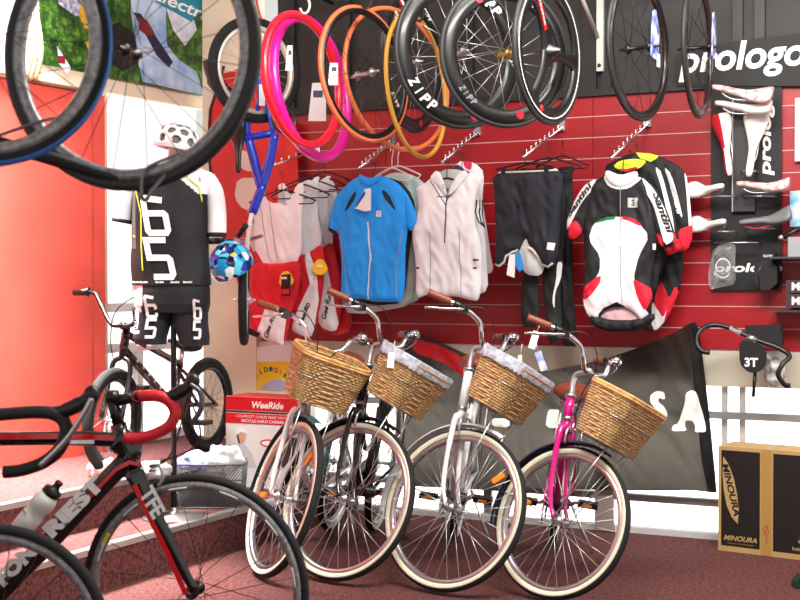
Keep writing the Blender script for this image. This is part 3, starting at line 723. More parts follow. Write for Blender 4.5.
arm.tube([A_(-160, 96, .1), A_(30, 152, .03), A_(150, 189, 0)], [.017, .017, .015], blackmat, 10)
e = empty('display_arm', Matrix.Identity(4), 'black display arm with bent rod hooks under the big foreground wheels', 'display stand')
arm.build('arm', e)
rd = M('grey rod', (120, 120, 124), .35, .6)
for P in ([(142, 196), (142, 178), (150, 166), (185, 152), (212, 141), (226, 137)], [(-40, 146), (-6, 137), (20, 128), (50, 119), (76, 118)]):
    q = MB(); L = [A_(x, y, -.05+.012*i) for i, (x, y) in enumerate(P)]; q.tube(bez(L, 6), .0042, rd, 8); q.ell(L[-1], (.0075,)*3, rd, 12, 8); q.build('rod_hook', e)
q = MB(); q.tube(bez([A_(140, 196, -.04), A_(146, 200, -.05), A_(152, 190, -.05), A_(168, 172, -.03)], 5), .005, rd, 8); q.build('rod_clip', e)
po = MB(); po.tube([A_(-160, 96, .1), Vector((A_(-160, 96, .1).x, YA+.1, .0))], .02, blackmat, 10); po.build('post', e)

# ================================================================== GARMENTS
def dist_fn(poly):
    P = [Vector(p) for p in poly]; n = len(P)
    seg = [(P[i], P[(i+1) % n]-P[i]) for i in range(n)]
    sl_ = [(a, d, max(d.length_squared, 1e-12)) for a, d in seg]
    def f(x, z):
        q = Vector((x, z)); b = 9
        for a, d, l in sl_:
            t = max(0, min(1, (q-a).dot(d)/l)); e = (q-a-d*t).length
            if e < b: b = e
        return b
    return f
def inside(poly, x, z):
    c = False; n = len(poly); j = n-1
    for i in range(n):
        xi, zi = poly[i]; xj, zj = poly[j]
        if (zi > z) != (zj > z) and x < (xj-xi)*(z-zi)/(zj-zi)+xi: c = not c
        j = i
    return c
def smoothpoly(poly, it=1):
    for _ in range(it):
        q = []; n = len(poly)
        for i in range(n):
            a = poly[i]; b = poly[(i+1) % n]
            q += [(a[0]*.8+b[0]*.2, a[1]*.8+b[1]*.2), (a[0]*.2+b[0]*.8, a[1]*.2+b[1]*.8)]
        poly = q
    return poly
def clothfn(poly, th, wr=.006, seed=0, fall=.05, wf=14):
    df = dist_fn(poly)
    def f(x, z):
        d = df(x, z); k = min(1, d/fall); k = math.sqrt(max(0, 1-(1-k)**2))
        n = noise.noise(Vector((x*wf, seed*3.1, z*wf*.35)))*wr + (.5-abs(noise.noise(Vector((x*wf*1.5+z*6, seed+9, z*wf*.5-x*4))))*2.2)*wr*.75 + noise.noise(Vector((x*wf*2.6+5, seed, z*wf*1.4)))*wr*.35
        return -max(.002, th*k + n*k) if th >= .008 else -(th*k + n*k)
    return f
def cloth_mb(mb, poly, m, yf, y_off=0, thick=.004, step=.012, regions=(), back=True, thin=False):
    """poly in local (x,z); regions: list of (poly, material) painted on the front"""
    xs = [p[0] for p in poly]; zs = [p[1] for p in poly]
    pts = [Vector(p) for p in poly]; n = len(poly); edges = [(i, (i+1) % n) for i in range(n)]
    # densify
    reg = []
    for rp, rm in regions: reg.append((rp, rm))
    V = list(pts); E = list(edges)
    for rp, rm in reg:
        b = len(V); V += [Vector(p) for p in rp]; k = len(rp); E += [(b+i, b+(i+1) % k) for i in range(k)]
    x = min(xs) + step*.4; row = 0
    df = dist_fn(poly)
    while x < max(xs):
        z = min(zs) + step*(.3 if row % 2 else .8)
        while z < max(zs):
            if inside(poly, x, z) and df(x, z) > step*.35: V.append(Vector((x, z)))
            z += step
        x += step; row += 1
    r = delaunay_2d_cdt(V, E, [], 0, 1e-6)
    vo, fo = r[0], r[2]; fs = []; ms = []
    for f in fo:
        c = sum((vo[i] for i in f), Vector((0, 0)))/len(f)
        if not inside(poly, c.x, c.y): continue
        mm = m
        for rp, rm in reg:
            if inside(rp, c.x, c.y): mm = rm
        fs.append(tuple(f)); ms.append(mm)
    vs = [(v.x, yf(v.x, v.y)+y_off, v.y) for v in vo]
    a = (vo[fs[0][1]]-vo[fs[0][0]]); b = (vo[fs[0][2]]-vo[fs[0][0]])
    for mm in dict.fromkeys(ms): mb.add(vs, [f for f, q in zip(fs, ms) if q is mm], mm, True)
    if back:
        bk_ = (lambda x_, z_: yf(x_, z_)+.003) if thin else (lambda x_, z_: -yf(x_, z_)*.8+thick)
        vb = [(v.x, bk_(v.x, v.y)+y_off, v.y) for v in vo]; mb.add(vb, [tuple(reversed(f)) for f in fs], m, True)
        vr = [(p[0], yf(*p)+y_off, p[1]) for p in poly] + [(p[0], bk_(*p)+y_off, p[1]) for p in poly]
        mb.add(vr, [(i, (i+1) % n, (i+1) % n+n, i+n) for i in range(n)], m, True)
class Gar:
    """one hanging garment: pixel outlines -> real cloth at distance d from the wall"""
    def __init__(s, name, label, cat, d, cpx, group=None, yaw=0):
        s.d = d; x, z = wl(*cpx, d); s.x0 = x; s.z0 = z
        s.X = WM @ Matrix.Translation((x, -d, z)); s.e = empty(name, s.X, label, cat, group)
    def L(s, pts): return [(a-s.x0, b-s.z0) for a, b in (wl(x, y, s.d) for x, y in pts)]
    def shape(s, name, pts, m, th=.018, wr=.012, seed=0, regions=(), fall=.05, y=0, step=.012, back=True, smooth=1, parent=None, wf=14, rsmooth=1):
        P = s.L(pts); P = smoothpoly(P, smooth) if smooth else P
        s.yf = clothfn(P, th, wr, seed, fall, wf); s.y = y; mb = MB()
        cloth_mb(mb, P, m, s.yf, y, step=step, thin=th < .008, back=back, regions=[(smoothpoly(s.L(r), rsmooth) if rsmooth else s.L(r), q) for r, q in regions])
        return mb.build(name, parent or s.e)
    def deco(s, name, fn, off=-.0025, parent=None):
        mb = MB(); f = s.yf; yy = s.y
        fn(mb, lambda x, z: f(x, z)+yy, off); return mb.build(name, parent or s.e)
    def text(s, mb, t, px, py, hpx, m, yfun, off=-.003, wpx=None, **k):
        x, z = s.L([(px, py)])[0]; sc_ = s.L([(px+1, py)])[0][0]-x
        text(mb, t, x, z, hpx*sc_, m, width=wpx*sc_ if wpx else None, yfun=yfun, y=off, **k)
    def line(s, mb, pts, wpx, m, yfun, off=-.003):
        P = s.L(pts); sc_ = s.L([(pts[0][0]+1, pts[0][1])])[0][0]-P[0][0]
        Q = []
        for a, b in zip(P[:-1], P[1:]):
            for k in range(5): Q.append((a[0]+(b[0]-a[0])*k/5, a[1]+(b[1]-a[1])*k/5))
        Q.append(P[-1]); ribbon(mb, Q, wpx*sc_, m, y=off, yfun=yfun)
def hanger(px, py, wpx, d, lab, mt, hook=14, drop=9, group='clothes hangers', yoff=0, clip=False):
    x, z = wl(px, py, d); sc_ = wl(px+1, py, d)[0]-x; X = WM @ Matrix.Translation((x, -d+yoff, z)); b = MB()
    w_ = wpx*sc_/2; h = drop*sc_; hk = hook*sc_
    b.tube(bez([(-w_*.98, 0, -h), (-w_*.5, 0, -h*.42), (0, 0, 0), (w_*.5, 0, -h*.42), (w_*.98, 0, -h)], 4), .0045, mt, 8)
    b.tube([(-w_*.97, 0, -h), (-w_*.9, 0, -h*1.25), (w_*.9, 0, -h*1.25), (w_*.97, 0, -h)], .0035, mt, 8)
    b.tube(bez([(0, 0, -.002), (0, 0, hk*.45), (0, .010, hk*.6), (0, .016, hk*.85), (0, 0, hk*1.05), (0, -.016, hk*.9), (0, -.018, hk*.75)], 4), .0024, mt, 6)
    if clip:
        for s in (-1, 1): b.box((s*w_*.72, -.004, -h*1.3), (.02, .014, .03), mt)
    o = b.build('clothes_hanger'); o.matrix_world = X; return tag(o, lab, 'hanger', group)
# wall arms (faceouts)
def walarm(px0, py0, px1, py1, lab, dlen=.42):
    x0, z0 = wl(px0, py0, .017); x1, z1 = wl(px1, py1, dlen)
    e = empty('display_arm', WM @ Matrix.Translation((x0, -.017, z0)), lab, 'display arm', 'chrome clothes arms on the slat wall')
    b = MB(); b.box((0, .004, .01), (.03, .02, .06), chrome); b.build('wall_plate', e)
    t = MB(); v = Vector((x1-x0, -dlen+.012, z1-z0)); t.tube([(0, 0, 0), v], .0075, chrome, 8)
    for k in range(1, 9):
        q = v*(k/8.6); t.tube([q, q+Vector((0, 0, .02))], .0045, chrome, 8); t.ell(q+Vector((0, 0, .022)), (.007, .007, .007), chrome, 10, 6)
    t.ell(v, (.011,)*3, chrome, 12, 8); t.build('arm', e)
walarm(318, 150, 255, 172, 'chrome arm carrying the white and red bibs')
walarm(393, 142, 360, 168, 'chrome arm carrying the azure jersey')
walarm(478, 132, 443, 162, 'chrome arm carrying the white sleeveless jersey')
walarm(562, 127, 524, 157, 'chrome arm carrying the dark shorts')
walarm(648, 123, 612, 158, 'chrome arm carrying the lettered jerseys')
mint = M('pale mint cloth', (196, 224, 220), .85, var=.05, vscale=8); lgrey = M('light grey cloth', (196, 196, 192), .85, var=.06, vscale=8)
zipm = M('zip', (60, 60, 66), .5); greyline = M('seam', (150, 152, 158), .8)
stkblk = M('black print', (20, 20, 22), .6)

# ---- azure jersey
G = Gar('cycling_jersey', 'pale mint short sleeve jersey showing right of and above the azure jersey', 'jersey', .24, (396, 230), 'clothes on the wall arms')
G.shape('body', [(375, 182), (392, 172), (415, 175), (431, 190), (434, 212), (426, 222), (421, 232), (423, 280), (416, 305), (350, 316), (340, 300), (348, 200)], mint, seed=3)
G = Gar('cycling_jersey', 'light grey jersey in front of the mint one, hem showing below the azure jersey', 'jersey', .30, (390, 240), 'clothes on the wall arms')
G.shape('body', [(350, 185), (336, 196), (338, 225), (352, 300), (375, 311), (410, 306), (417, 270), (414, 210), (410, 190), (392, 178)], lgrey, seed=4)
G = Gar('cycling_jersey', 'black and azure short sleeve jersey directly behind the front azure one', 'jersey', .36, (385, 240), 'clothes on the wall arms')
G.shape('body', [(362, 178), (342, 190), (336, 215), (343, 230), (347, 296), (372, 306), (404, 303), (411, 232), (416, 220), (413, 196), (398, 178)], blackcloth, seed=5)
G = Gar('cycling_jersey', 'azure blue short sleeve jersey with dark chest slashes and white zip', 'jersey', .425, (373, 238), 'clothes on the wall arms')
G.shape('body', [(358, 177), (351, 181), (342, 189), (337, 199), (334, 215), (339, 233), (342, 260), (341, 296), (347, 300), (360, 298), (374, 302), (392, 302), (402, 302), (405, 285), (405, 250), (408, 226), (411, 212), (407, 195), (399, 184), (389, 178), (382, 176), (372, 180), (365, 176)], bluecloth, th=.024, seed=1, regions=[([(358, 190), (353, 198), (345, 213), (352, 208), (358, 198)], navycloth), ([(383, 190), (389, 192), (399, 212), (393, 207), (386, 198)], navycloth)])
yf0 = G.yf
G.deco('zip', lambda mb, f, o: G.line(mb, [(370, 222), (371, 240), (373, 258), (371, 275), (370, 299)], 1.8, tagw, f, o))
G.deco('seams', lambda mb, f, o: [G.line(mb, p, .7, greyline, f, o) for p in ([(342, 230), (346, 262), (350, 296)], [(404, 230), (399, 262), (398, 298)])])
G.deco('logo', lambda mb, f, o: (G.line(mb, [(378.5, 214), (384, 214)], 5.5, tagw, f, o), G.text(mb, 'S', 381, 214, 3, stkblk, f, o-.001)))
G.shape('collar', [(361, 174), (361, 181), (367, 186), (373, 186), (382, 181), (384, 174), (378, 178), (368, 178)], bluecloth, th=.008, y=-.026, seed=2, fall=.02, step=.01)
G.shape('sleeve', [(343, 188), (335, 199), (331, 214), (328, 230), (334, 234), (338, 233), (342, 218), (345, 203)], bluecloth, th=.024, seed=8, y=-.005, regions=[([(326, 229), (331, 227), (340, 233), (338, 236), (327, 233)], navycloth)])
G.shape('sleeve', [(402, 187), (410, 198), (417, 216), (417, 224), (411, 232), (407, 226), (402, 208), (400, 196)], bluecloth, th=.024, seed=9, y=-.005)
G.shape('price_tag', [(370, 190), (376, 189), (376, 211), (370, 212), (360, 209), (365, 199)], tagw, th=.004, y=-.065, seed=9, smooth=0, step=.02, wr=.002, regions=[([(364, 200), (370, 191), (371, 195), (362, 208), (359, 208)], M('blue tag stripe', (30, 60, 170), .5))], rsmooth=0)

# ---- white sleeveless jersey
G = Gar('cycling_jersey', 'white patterned jersey with pink and navy collar behind the white sleeveless one', 'jersey', .25, (468, 230), 'clothes on the wall arms')
G.shape('body', [(452, 168), (462, 160), (475, 163), (484, 172), (482, 200), (486, 225), (490, 252), (494, 272), (480, 276), (440, 276), (440, 190)], whitecloth, seed=6, regions=[([(462, 158), (473, 162), (473, 171), (465, 168)], M('pink collar', (206, 40, 90), .7)), ([(450, 170), (458, 164), (466, 170), (468, 178), (456, 176)], M('navy collar', (40, 40, 90), .7))])
G = Gar('cycling_jersey', 'white sleeveless jersey with black armhole piping just behind the front white one', 'jersey', .33, (462, 240), 'clothes on the wall arms')
G.shape('body', [(450, 176), (472, 172), (480, 178), (478, 200), (484, 222), (487, 262), (488, 290), (474, 297), (430, 290), (430, 190)], whitecloth, seed=7)
G.deco('armhole_piping', lambda mb, f, o: [G.line(mb, [(478+i*3, 200), (477+i*3, 212), (480+i*2, 222), (486, 228)], 1.1, stkblk, f, o) for i in range(3)])
G = Gar('cycling_jersey', 'front white sleeveless jersey with a short dark neck zip', 'jersey', .415, (448, 240), 'clothes on the wall arms')
G.shape('body', [(431, 178), (424, 184), (416, 188), (418, 197), (419, 208), (415, 222), (412, 234), (416, 262), (416, 299), (428, 294), (440, 297), (455, 296), (470, 300), (478, 301), (481, 288), (482, 262), (480, 240), (475, 224), (474, 205), (477, 190), (483, 180), (477, 174), (469, 172), (458, 186), (449, 200), (440, 186), (436, 175)], whitecloth, th=.024, seed=11)
G.deco('zip', lambda mb, f, o: (G.line(mb, [(447.5, 192), (448, 208), (448, 225), (446.5, 243)], 1.3, zipm, f, o), G.line(mb, [(431, 180), (438, 190), (447, 205), (450, 196), (454, 191)], .8, zipm, f, o), G.line(mb, [(439, 197), (449, 197)], 1.0, zipm, f, o)))
G.deco('seams', lambda mb, f, o: [G.line(mb, p, .7, greyline, f, o) for p in ([(431.5, 232), (432.5, 270), (431, 296)], [(460.5, 232), (462.5, 270), (463, 298)])])
G.deco('side_marks', lambda mb, f, o: [G.line(mb, p, 1.6, stkblk, f, o) for p in ([(417, 268), (421, 268)], [(474, 260), (480, 260)], [(474, 268), (478, 268)])])
G.shape('neck_inside_shade', [(437, 173), (445, 169), (456, 169), (466, 172), (458, 184), (449, 190), (441, 184)], lgrey, th=.003, wr=.002, y=.012, seed=2, fall=.02, step=.01)  # back of the neck, shade inside the collar put in as grey
G.shape('collar', [(431, 178), (437, 171), (441, 172), (446, 184), (449, 196), (445, 193), (437, 184)], whitecloth, th=.006, wr=.003, y=-.022, seed=2, fall=.02, step=.01)
G.shape('collar', [(449, 196), (452, 186), (460, 174), (466, 170), (470, 174), (461, 186), (453, 194)], whitecloth, th=.006, wr=.003, y=-.022, seed=2, fall=.02, step=.01)
G.deco('neck_logo', lambda mb, f, o: G.text(mb, 'S', 446, 187, 4, greyline, f, o-.004))

# ---- dark shorts and tights
G = Gar('cycling_tights', 'long black tights with white ankle marks hanging furthest right behind the shorts', 'tights', .22, (565, 270), 'clothes on the wall arms')
G.shape('leg', [(556, 168), (572, 166), (573, 200), (572, 260), (575, 320), (578, 346), (562, 347), (558, 300), (552, 240)], blackcloth, seed=12)
G = Gar('cycling_tights', 'long black tights with white print hanging behind the dark shorts', 'tights', .31, (545, 280), 'clothes on the wall arms')
G.shape('leg', [(524, 180), (560, 174), (566, 200), (564, 250), (560, 290), (562, 320), (561, 340), (548, 346), (544, 300), (541, 262), (537, 280), (540, 312), (538, 328), (521, 327), (521, 290), (528, 250)], blackcloth, seed=13, regions=[([(558, 262), (563, 262), (561, 280), (556, 292), (555, 310), (553, 300), (557, 280)], whitecloth)])
G = Gar('cycling_shorts', 'dark navy cycling shorts with white waistband and pale turned hems', 'shorts', .40, (530, 215), 'clothes on the wall arms')
hem = M('pale hem', (214, 210, 198), .8)
G.shape('seat_pad', [(519, 238), (538, 238), (545, 262), (540, 276), (526, 275), (517, 262)], lgrey, th=.01, y=.015, seed=3)
G.shape('body', [(492, 172), (530, 170), (563, 168), (562, 200), (560, 228), (559, 248), (558, 256), (554, 267), (549, 269), (542, 266), (539, 258), (534, 249), (529, 246), (526, 236), (522, 244), (519, 251), (511, 252), (506, 258), (505, 264), (498, 268), (495, 264), (496, 235), (495, 205)], navycloth, th=.026, seed=14, regions=[([(490, 170), (566, 166), (566, 170.5), (490, 174)], hem)], rsmooth=0)
G.deco('hem', lambda mb, f, o: [G.line(mb, p, 1.8, hem, f, o) for p in ([(496, 264), (500, 266), (505, 262), (507, 256), (513, 252), (519, 250)], [(529, 247), (534, 250), (539, 257), (542, 264), (549, 267), (554, 263)])])
G.deco('crotch_seam', lambda mb, f, o: G.line(mb, [(518, 236), (517, 215), (520, 206), (527, 203), (534, 206), (537, 216), (535, 236)], .8, M('dark seam', (20, 20, 26), .8), f, o))
G.deco('patch', lambda mb, f, o: G.line(mb, [(549, 246), (556, 247)], 7, tagw, f, o))
blt = M('sky blue card', (40, 140, 220), .5)
G.shape('price_tag', [(519, 252), (524, 253), (528, 268), (523, 272), (519, 266)], blt, th=.003, y=-.06, smooth=0, step=.02, wr=.001)
G.shape('price_tag', [(513, 255), (519, 254), (518, 278), (510, 275)], tagw, th=.003, y=-.055, smooth=0, step=.02, wr=.001)

# ---- lettered jerseys
red2 = M('crimson cloth', (212, 16, 44), .7, var=.05, vscale=10)
G = Gar('cycling_shorts', 'black shorts with red flames, hem seen right of and below the lettered jersey', 'shorts', .15, (665, 290), 'clothes on the wall arms')
G.shape('body', [(640, 230), (680, 230), (684, 262), (680, 290), (668, 318), (655, 332), (640, 330)], blackcloth, seed=16, regions=[([(657, 290), (663, 280), (670, 300), (676, 284), (682, 300), (672, 316), (658, 330), (652, 318)], red2), ([(652, 300), (658, 310), (664, 318), (668, 308), (662, 330), (652, 330)], whitecloth)])
G = Gar('cycling_jersey', 'rear black jersey with white swooshes and red cuff, rightmost garment', 'jersey', .24, (665, 220), 'clothes on the wall arms')
G.shape('body', [(600, 168), (632, 152), (655, 154), (676, 164), (686, 172), (690, 200), (693, 236), (688, 250), (676, 252), (668, 250), (660, 280), (600, 280)], blackcloth, seed=17, regions=[([(684, 168), (688, 176), (692, 205), (694, 236), (690, 236), (688, 205)], whitecloth), ([(664, 166), (672, 174), (680, 200), (684, 220), (678, 210), (672, 190)], whitecloth), ([(678, 230), (696, 224), (696, 252), (676, 254)], red2), ([(634, 150), (658, 150), (659, 158), (648, 164), (640, 158)], M('neon yellow lining', (220, 232, 60), .7))])
G.deco('print', lambda mb, f, o: G.text(mb, 'Santini', 676, 200, 3.5, ltr, f, o, wpx=30, rot=R(-75), shear=.2, bold=.03))
G = Gar('cycling_jersey', 'middle black jersey with lettered sleeve just behind the front lettered one', 'jersey', .33, (650, 225), 'clothes on the wall arms')
G.shape('body', [(600, 172), (628, 157), (648, 160), (662, 170), (672, 196), (678, 236), (682, 250), (668, 256), (662, 252), (656, 300), (604, 306)], blackcloth, seed=18, regions=[([(655, 166), (662, 172), (673, 215), (676, 240), (670, 222), (663, 190)], whitecloth), ([(664, 246), (684, 236), (686, 256), (668, 258)], red2)])
Gj = Gar('cycling_jersey', 'front black and white jersey with red cuffs and lettered white sleeve stripes', 'jersey', .43, (622, 245), 'clothes on the wall arms')
G = Gj
G.shape('body', [(609, 173), (600, 178), (590, 184), (584, 198), (583, 225), (585, 255), (584, 285), (583, 303), (588, 316), (597, 320), (602, 312), (612, 307), (626, 307), (636, 314), (642, 322), (650, 312), (653, 296), (650, 285), (653, 262), (658, 240), (655, 210), (650, 186), (642, 178), (634, 175), (622, 184)], blackcloth, th=.026, seed=19,
  regions=[([(594, 224), (606, 219), (622, 218), (640, 223), (651, 236), (640, 256), (635, 280), (642, 300), (652, 320), (636, 330), (622, 300), (600, 310), (596, 330), (580, 314), (583, 298), (596, 280), (601, 270), (601, 256), (590, 240)], whitecloth), ([(602, 274), (601, 284), (590, 298), (583, 300), (583, 288)], red2), ([(634, 278), (645, 284), (653, 290), (652, 300), (646, 312), (638, 298)], red2),
           ([(608, 172), (613, 180), (622, 186), (634, 180), (640, 174), (642, 180), (630, 189), (620, 190), (610, 187), (604, 178)], whitecloth), ([(594, 224), (606, 217), (619, 216), (619, 219), (606, 221)], M('green trim', (20, 130, 70), .7)), ([(622, 216), (634, 218), (644, 226), (640, 226), (630, 221), (622, 219)], red2), ([(616, 217), (624, 217), (624, 220), (616, 220)], whitecloth)])
G.deco('zip', lambda mb, f, o: G.line(mb, [(622, 186), (622, 200), (621.5, 240), (622, 280), (623, 305)], .8, greyline, f, o))
G.deco('logo', lambda mb, f, o: (G.line(mb, [(629, 203), (639, 203)], 9.5, lgrey, f, o), G.text(mb, 'S', 634, 203, 6, stkblk, f, o-.001, bold=.03)))
lining = M('pink grey lining', (214, 176, 182), .8)
def _in(px):
    return px
G.shape('lining', [(598, 318), (604, 308), (622, 302), (636, 310), (642, 320), (634, 328), (612, 328)], lining, th=.004, y=.02, seed=1, step=.014)
G.shape('hem_band', [(591, 312), (597, 316), (610, 320), (636, 320), (654, 312), (655, 320), (640, 330), (614, 332), (596, 328), (589, 320)], blackcloth, th=.02, y=.0, fall=.02)
G.shape('sleeve', [(598, 178), (586, 184), (578, 195), (572, 208), (567, 222), (568, 238), (576, 241), (584, 234), (588, 220), (594, 200)], blackcloth, th=.024, seed=20, y=-.006, regions=[([(604, 174), (590, 182), (578, 190), (566, 214), (566, 232), (574, 222), (580, 208), (590, 194), (602, 184)], whitecloth), ([(571, 224), (579, 220), (584, 232), (576, 240), (569, 238)], red2)])
G.deco('sleeve_lettering', lambda mb, f, o: G.text(mb, 'Santini', 580.5, 200, 6, stkblk, f, o, wpx=38, rot=R(53), shear=.25, bold=.04))
G.shape('sleeve', [(641, 177), (650, 182), (659, 192), (667, 210), (674, 230), (678, 243), (668, 248), (660, 246), (654, 226), (648, 204)], blackcloth, th=.024, seed=21, y=-.006, regions=[([(641, 176), (654, 188), (664, 205), (671, 225), (675, 240), (666, 246), (660, 225), (655, 206), (648, 194), (638, 184)], whitecloth), ([(650, 240), (660, 232), (666, 250), (650, 252)], red2), ([(674, 226), (682, 232), (684, 250), (674, 248)], red2)])
G.deco('sleeve_lettering', lambda mb, f, o: G.text(mb, 'Santini', 664.5, 213, 7, stkblk, f, o, wpx=44, rot=R(-70), shear=.25, bold=.04))
G.shape('collar', [(608, 170), (606, 176), (612, 184), (622, 188), (632, 184), (640, 176), (638, 171), (622, 176)], whitecloth, th=.006, wr=.003, y=-.030, seed=2, fall=.02, step=.01)
neon = M('neon yellow lining', (220, 232, 60), .7)
G.shape('collar_lining', [(611, 166), (624, 172), (638, 168), (646, 160), (634, 158), (618, 160)], neon, th=.006, y=.03, seed=2, step=.012, regions=[([(616, 168), (624, 172), (636, 169), (636, 166), (624, 169)], red2)])
G.shape('price_tag', [(655, 244), (658, 244), (658, 250), (655, 250)], tagw, th=.002, y=-.05, smooth=0, step=.02, wr=.001)

# ---- bibs
def bibs(d, lab, seed, top, shorts, panel, txt, cuff=None):
    c = shorts[0]; G = Gar('bib_shorts', lab, 'bib shorts', d, c, 'red and white bib shorts')
    G.shape('bib_top', top, whitecloth, th=.014, wr=.008, seed=seed)
    G.deco('strap_edge', lambda mb, f, o: [G.line(mb, [(top[0][0]+k, top[0][1]+8), (top[0][0]+k+4, top[0][1]+35), (top[0][0]+k+9, top[0][1]+66)], .7, greyline, f, o) for k in (8, 17)])
    rg = [(panel, whitecloth)] if panel else []
    if cuff: rg.append((cuff, blackcloth))
    G.shape('shorts', shorts, redcloth, th=.026, seed=seed+1, regions=rg, rsmooth=0)
    if txt: G.deco('leg_lettering', lambda mb, f, o: G.text(mb, 'Gee Ro', txt[0], txt[1], 5, stkblk, f, o, wpx=22, rot=R(txt[2]), shear=.3, bold=.03))
    return G
bibs(.19, 'red bib shorts mostly hidden at the back of the group, next to the azure jersey', 40, [(308, 186), (326, 178), (334, 182), (338, 200), (338, 222), (326, 240), (312, 240)], [(316, 238), (336, 204), (344, 240), (349, 290), (352, 330), (336, 336), (320, 330), (314, 280)], None, None)
bibs(.27, 'third of the white and red bib shorts, with a plain yellow tag on its front', 30, [(300, 184), (308, 179), (318, 184), (326, 176), (331, 176), (327, 208), (333, 234), (332, 246), (318, 254), (304, 258)], [(302, 258), (318, 250), (333, 240), (339, 270), (342, 300), (338, 329), (332, 332), (319, 326), (312, 300)], [(324, 272), (330, 270), (336, 300), (340, 332), (319, 330), (320, 300)], (329, 307, 76))
bibs(.355, 'middle white and red bib shorts between the tagged ones', 25, [(277, 186), (284, 182), (290, 196), (306, 194), (313, 178), (320, 176), (317, 212), (323, 240), (314, 254), (282, 262)], [(281, 260), (304, 254), (322, 243), (325, 262), (322, 296), (313, 336), (305, 337), (292, 331), (286, 318)], [(305, 250), (310, 250), (318, 270), (320, 300), (312, 340), (291, 332), (300, 308), (312, 284)], (306, 314, 66))
bibs(.435, 'front white and red bib shorts with a black card over a yellow tag', 22, [(253, 193), (262, 189), (268, 203), (289, 203), (297, 184), (304, 182), (301, 220), (302, 250), (296, 264), (256, 264)], [(253, 262), (275, 264), (299, 260), (301, 276), (296, 298), (290, 320), (284, 346), (277, 345), (260, 337), (261, 332), (258, 338), (246, 333), (243, 328), (248, 300)], [(267, 309), (289, 314), (283, 350), (257, 337)], (272, 326, 66), [(240, 330), (250, 327), (261, 333), (258, 342), (244, 340)])
ye = M('yellow swing tag', (244, 206, 20), .5)
def swing(px, py, d, lab, dark):
    G = Gar('swing_tag', lab, 'tag', d, (px, py), 'swing tags on the bib shorts')
    c = MB(); s = .0062
    P = [(px+6.5*math.cos(a)*(1 if math.sin(a) > 0 else 1.15), py-3+(-9 if math.sin(a) > 0 else -7)*math.sin(a)) for a in [2*PI*i/20 for i in range(20)]]
    G.shape('card', P, ye, th=.003, wr=0, smooth=0, step=.03)
    if dark: G.shape('black_card', [(px-4, py-8), (px+5, py-9), (px+5, py+13), (px-4, py+13)], M('black card', (22, 22, 24), .4), th=.004, wr=0, y=-.008, smooth=0, step=.03, regions=[([(px-3, py+6), (px+4, py+6), (px+4, py+11), (px-3, py+11)], red2)], rsmooth=0)
    G.deco('print', lambda mb, f, o: G.line(mb, [(px-3, py-5), (px+3, py-5)], 2, tagw, f, o-(.01 if dark else .001)))
swing(320, 271, .40, 'plain yellow round ended tag on the third bib shorts', False)
swing(286, 283, .49, 'black card over a yellow tag on the front bib shorts', True)

# hangers
for i, (x, y, wd, d) in enumerate(((282, 196, 68, .44), (300, 190, 60, .39), (306, 184, 64, .355), (318, 182, 62, .27), (325, 178, 60, .19))):
    hanger(x, y-6, wd, d, ['front black hanger with a straight bar across the white bib', 'second black hanger over the bib shorts', 'third black hanger over the bib shorts', 'fourth black hanger over the bib shorts', 'rearmost black hanger over the bib shorts'][i], black, hook=16, drop=10)
hanger(374, 180, 46, .41, 'black hanger inside the azure jersey', black, hook=15)
hanger(398, 166, 46, .30, 'white hanger inside the mint jersey', white, hook=20); hanger(392, 168, 40, .34, 'white hanger inside the light grey jersey', white, hook=20)
hanger(447, 178, 44, .41, 'black hanger inside the front white sleeveless jersey', black, hook=18); hanger(462, 170, 34, .33, 'black hanger inside the second white sleeveless jersey', black, hook=16)
hanger(525, 163, 60, .41, 'black clip hanger holding the dark shorts', black, hook=12, drop=5, clip=True); hanger(548, 158, 66, .33, 'black clip hanger holding the white print tights', black, hook=14, drop=9, clip=True); hanger(562, 156, 54, .27, 'rearmost black clip hanger over the long tights', black, hook=14, drop=10)
hanger(623, 172, 44, .43, 'black hanger inside the front lettered jersey', black, hook=15); hanger(630, 165, 44, .33, 'black hanger inside the middle lettered jersey', black, hook=14); hanger(637, 159, 44, .24, 'black hanger inside the rear lettered jersey', black, hook=14)

# ================================================================== LEFT SIDE
# framed poster on the left wall
leafy = bpy.data.materials.new('leafy green print'); leafy.use_nodes = True; nt = leafy.node_tree; b_ = nt.nodes['Principled BSDF']
tc = nt.nodes.new('ShaderNodeTexCoord'); n_ = nt.nodes.new('ShaderNodeTexNoise'); n_.inputs['Scale'].default_value = 14; n_.inputs['Detail'].default_value = 8; n_.inputs['Roughness'].default_value = .75
cr = nt.nodes.new('ShaderNodeValToRGB'); nt.links.new(tc.outputs['Object'], n_.inputs['Vector']); nt.links.new(n_.outputs[0], cr.inputs[0]); nt.links.new(cr.outputs[0], b_.inputs['Base Color'])
for p, c in ((.36, (10, 20, 8)), (.5, (40, 84, 24)), (.66, (120, 160, 60))):
    e_ = cr.color_ramp.elements.new(p); e_.color = (*lin(c), 1)
cr.color_ramp.elements[0].color = (*lin((8, 14, 8)), 1); b_.inputs['Roughness'].default_value = .4
def flat(mb, pts, m, d, fn=ll, base=0): mb.prism([fn(x, y, base) for x, y in pts], -d-.0008, -d, m)
pb = MB(); flat(pb, [(37, -60), (40, 64), (204, 96), (204, -60)], leafy, .004)
e = empty('poster', lwX, 'large leafy poster of people in pale clothes high on the left wall', 'poster')
pb.build('printed_sheet', e)
pb = MB(); pale = M('printed pale blue cloth', (206, 220, 240), .5, col2=(120, 164, 214), vscale=7); pw = M('printed white cloth', (232, 232, 238), .5, col2=(190, 196, 214), vscale=12)
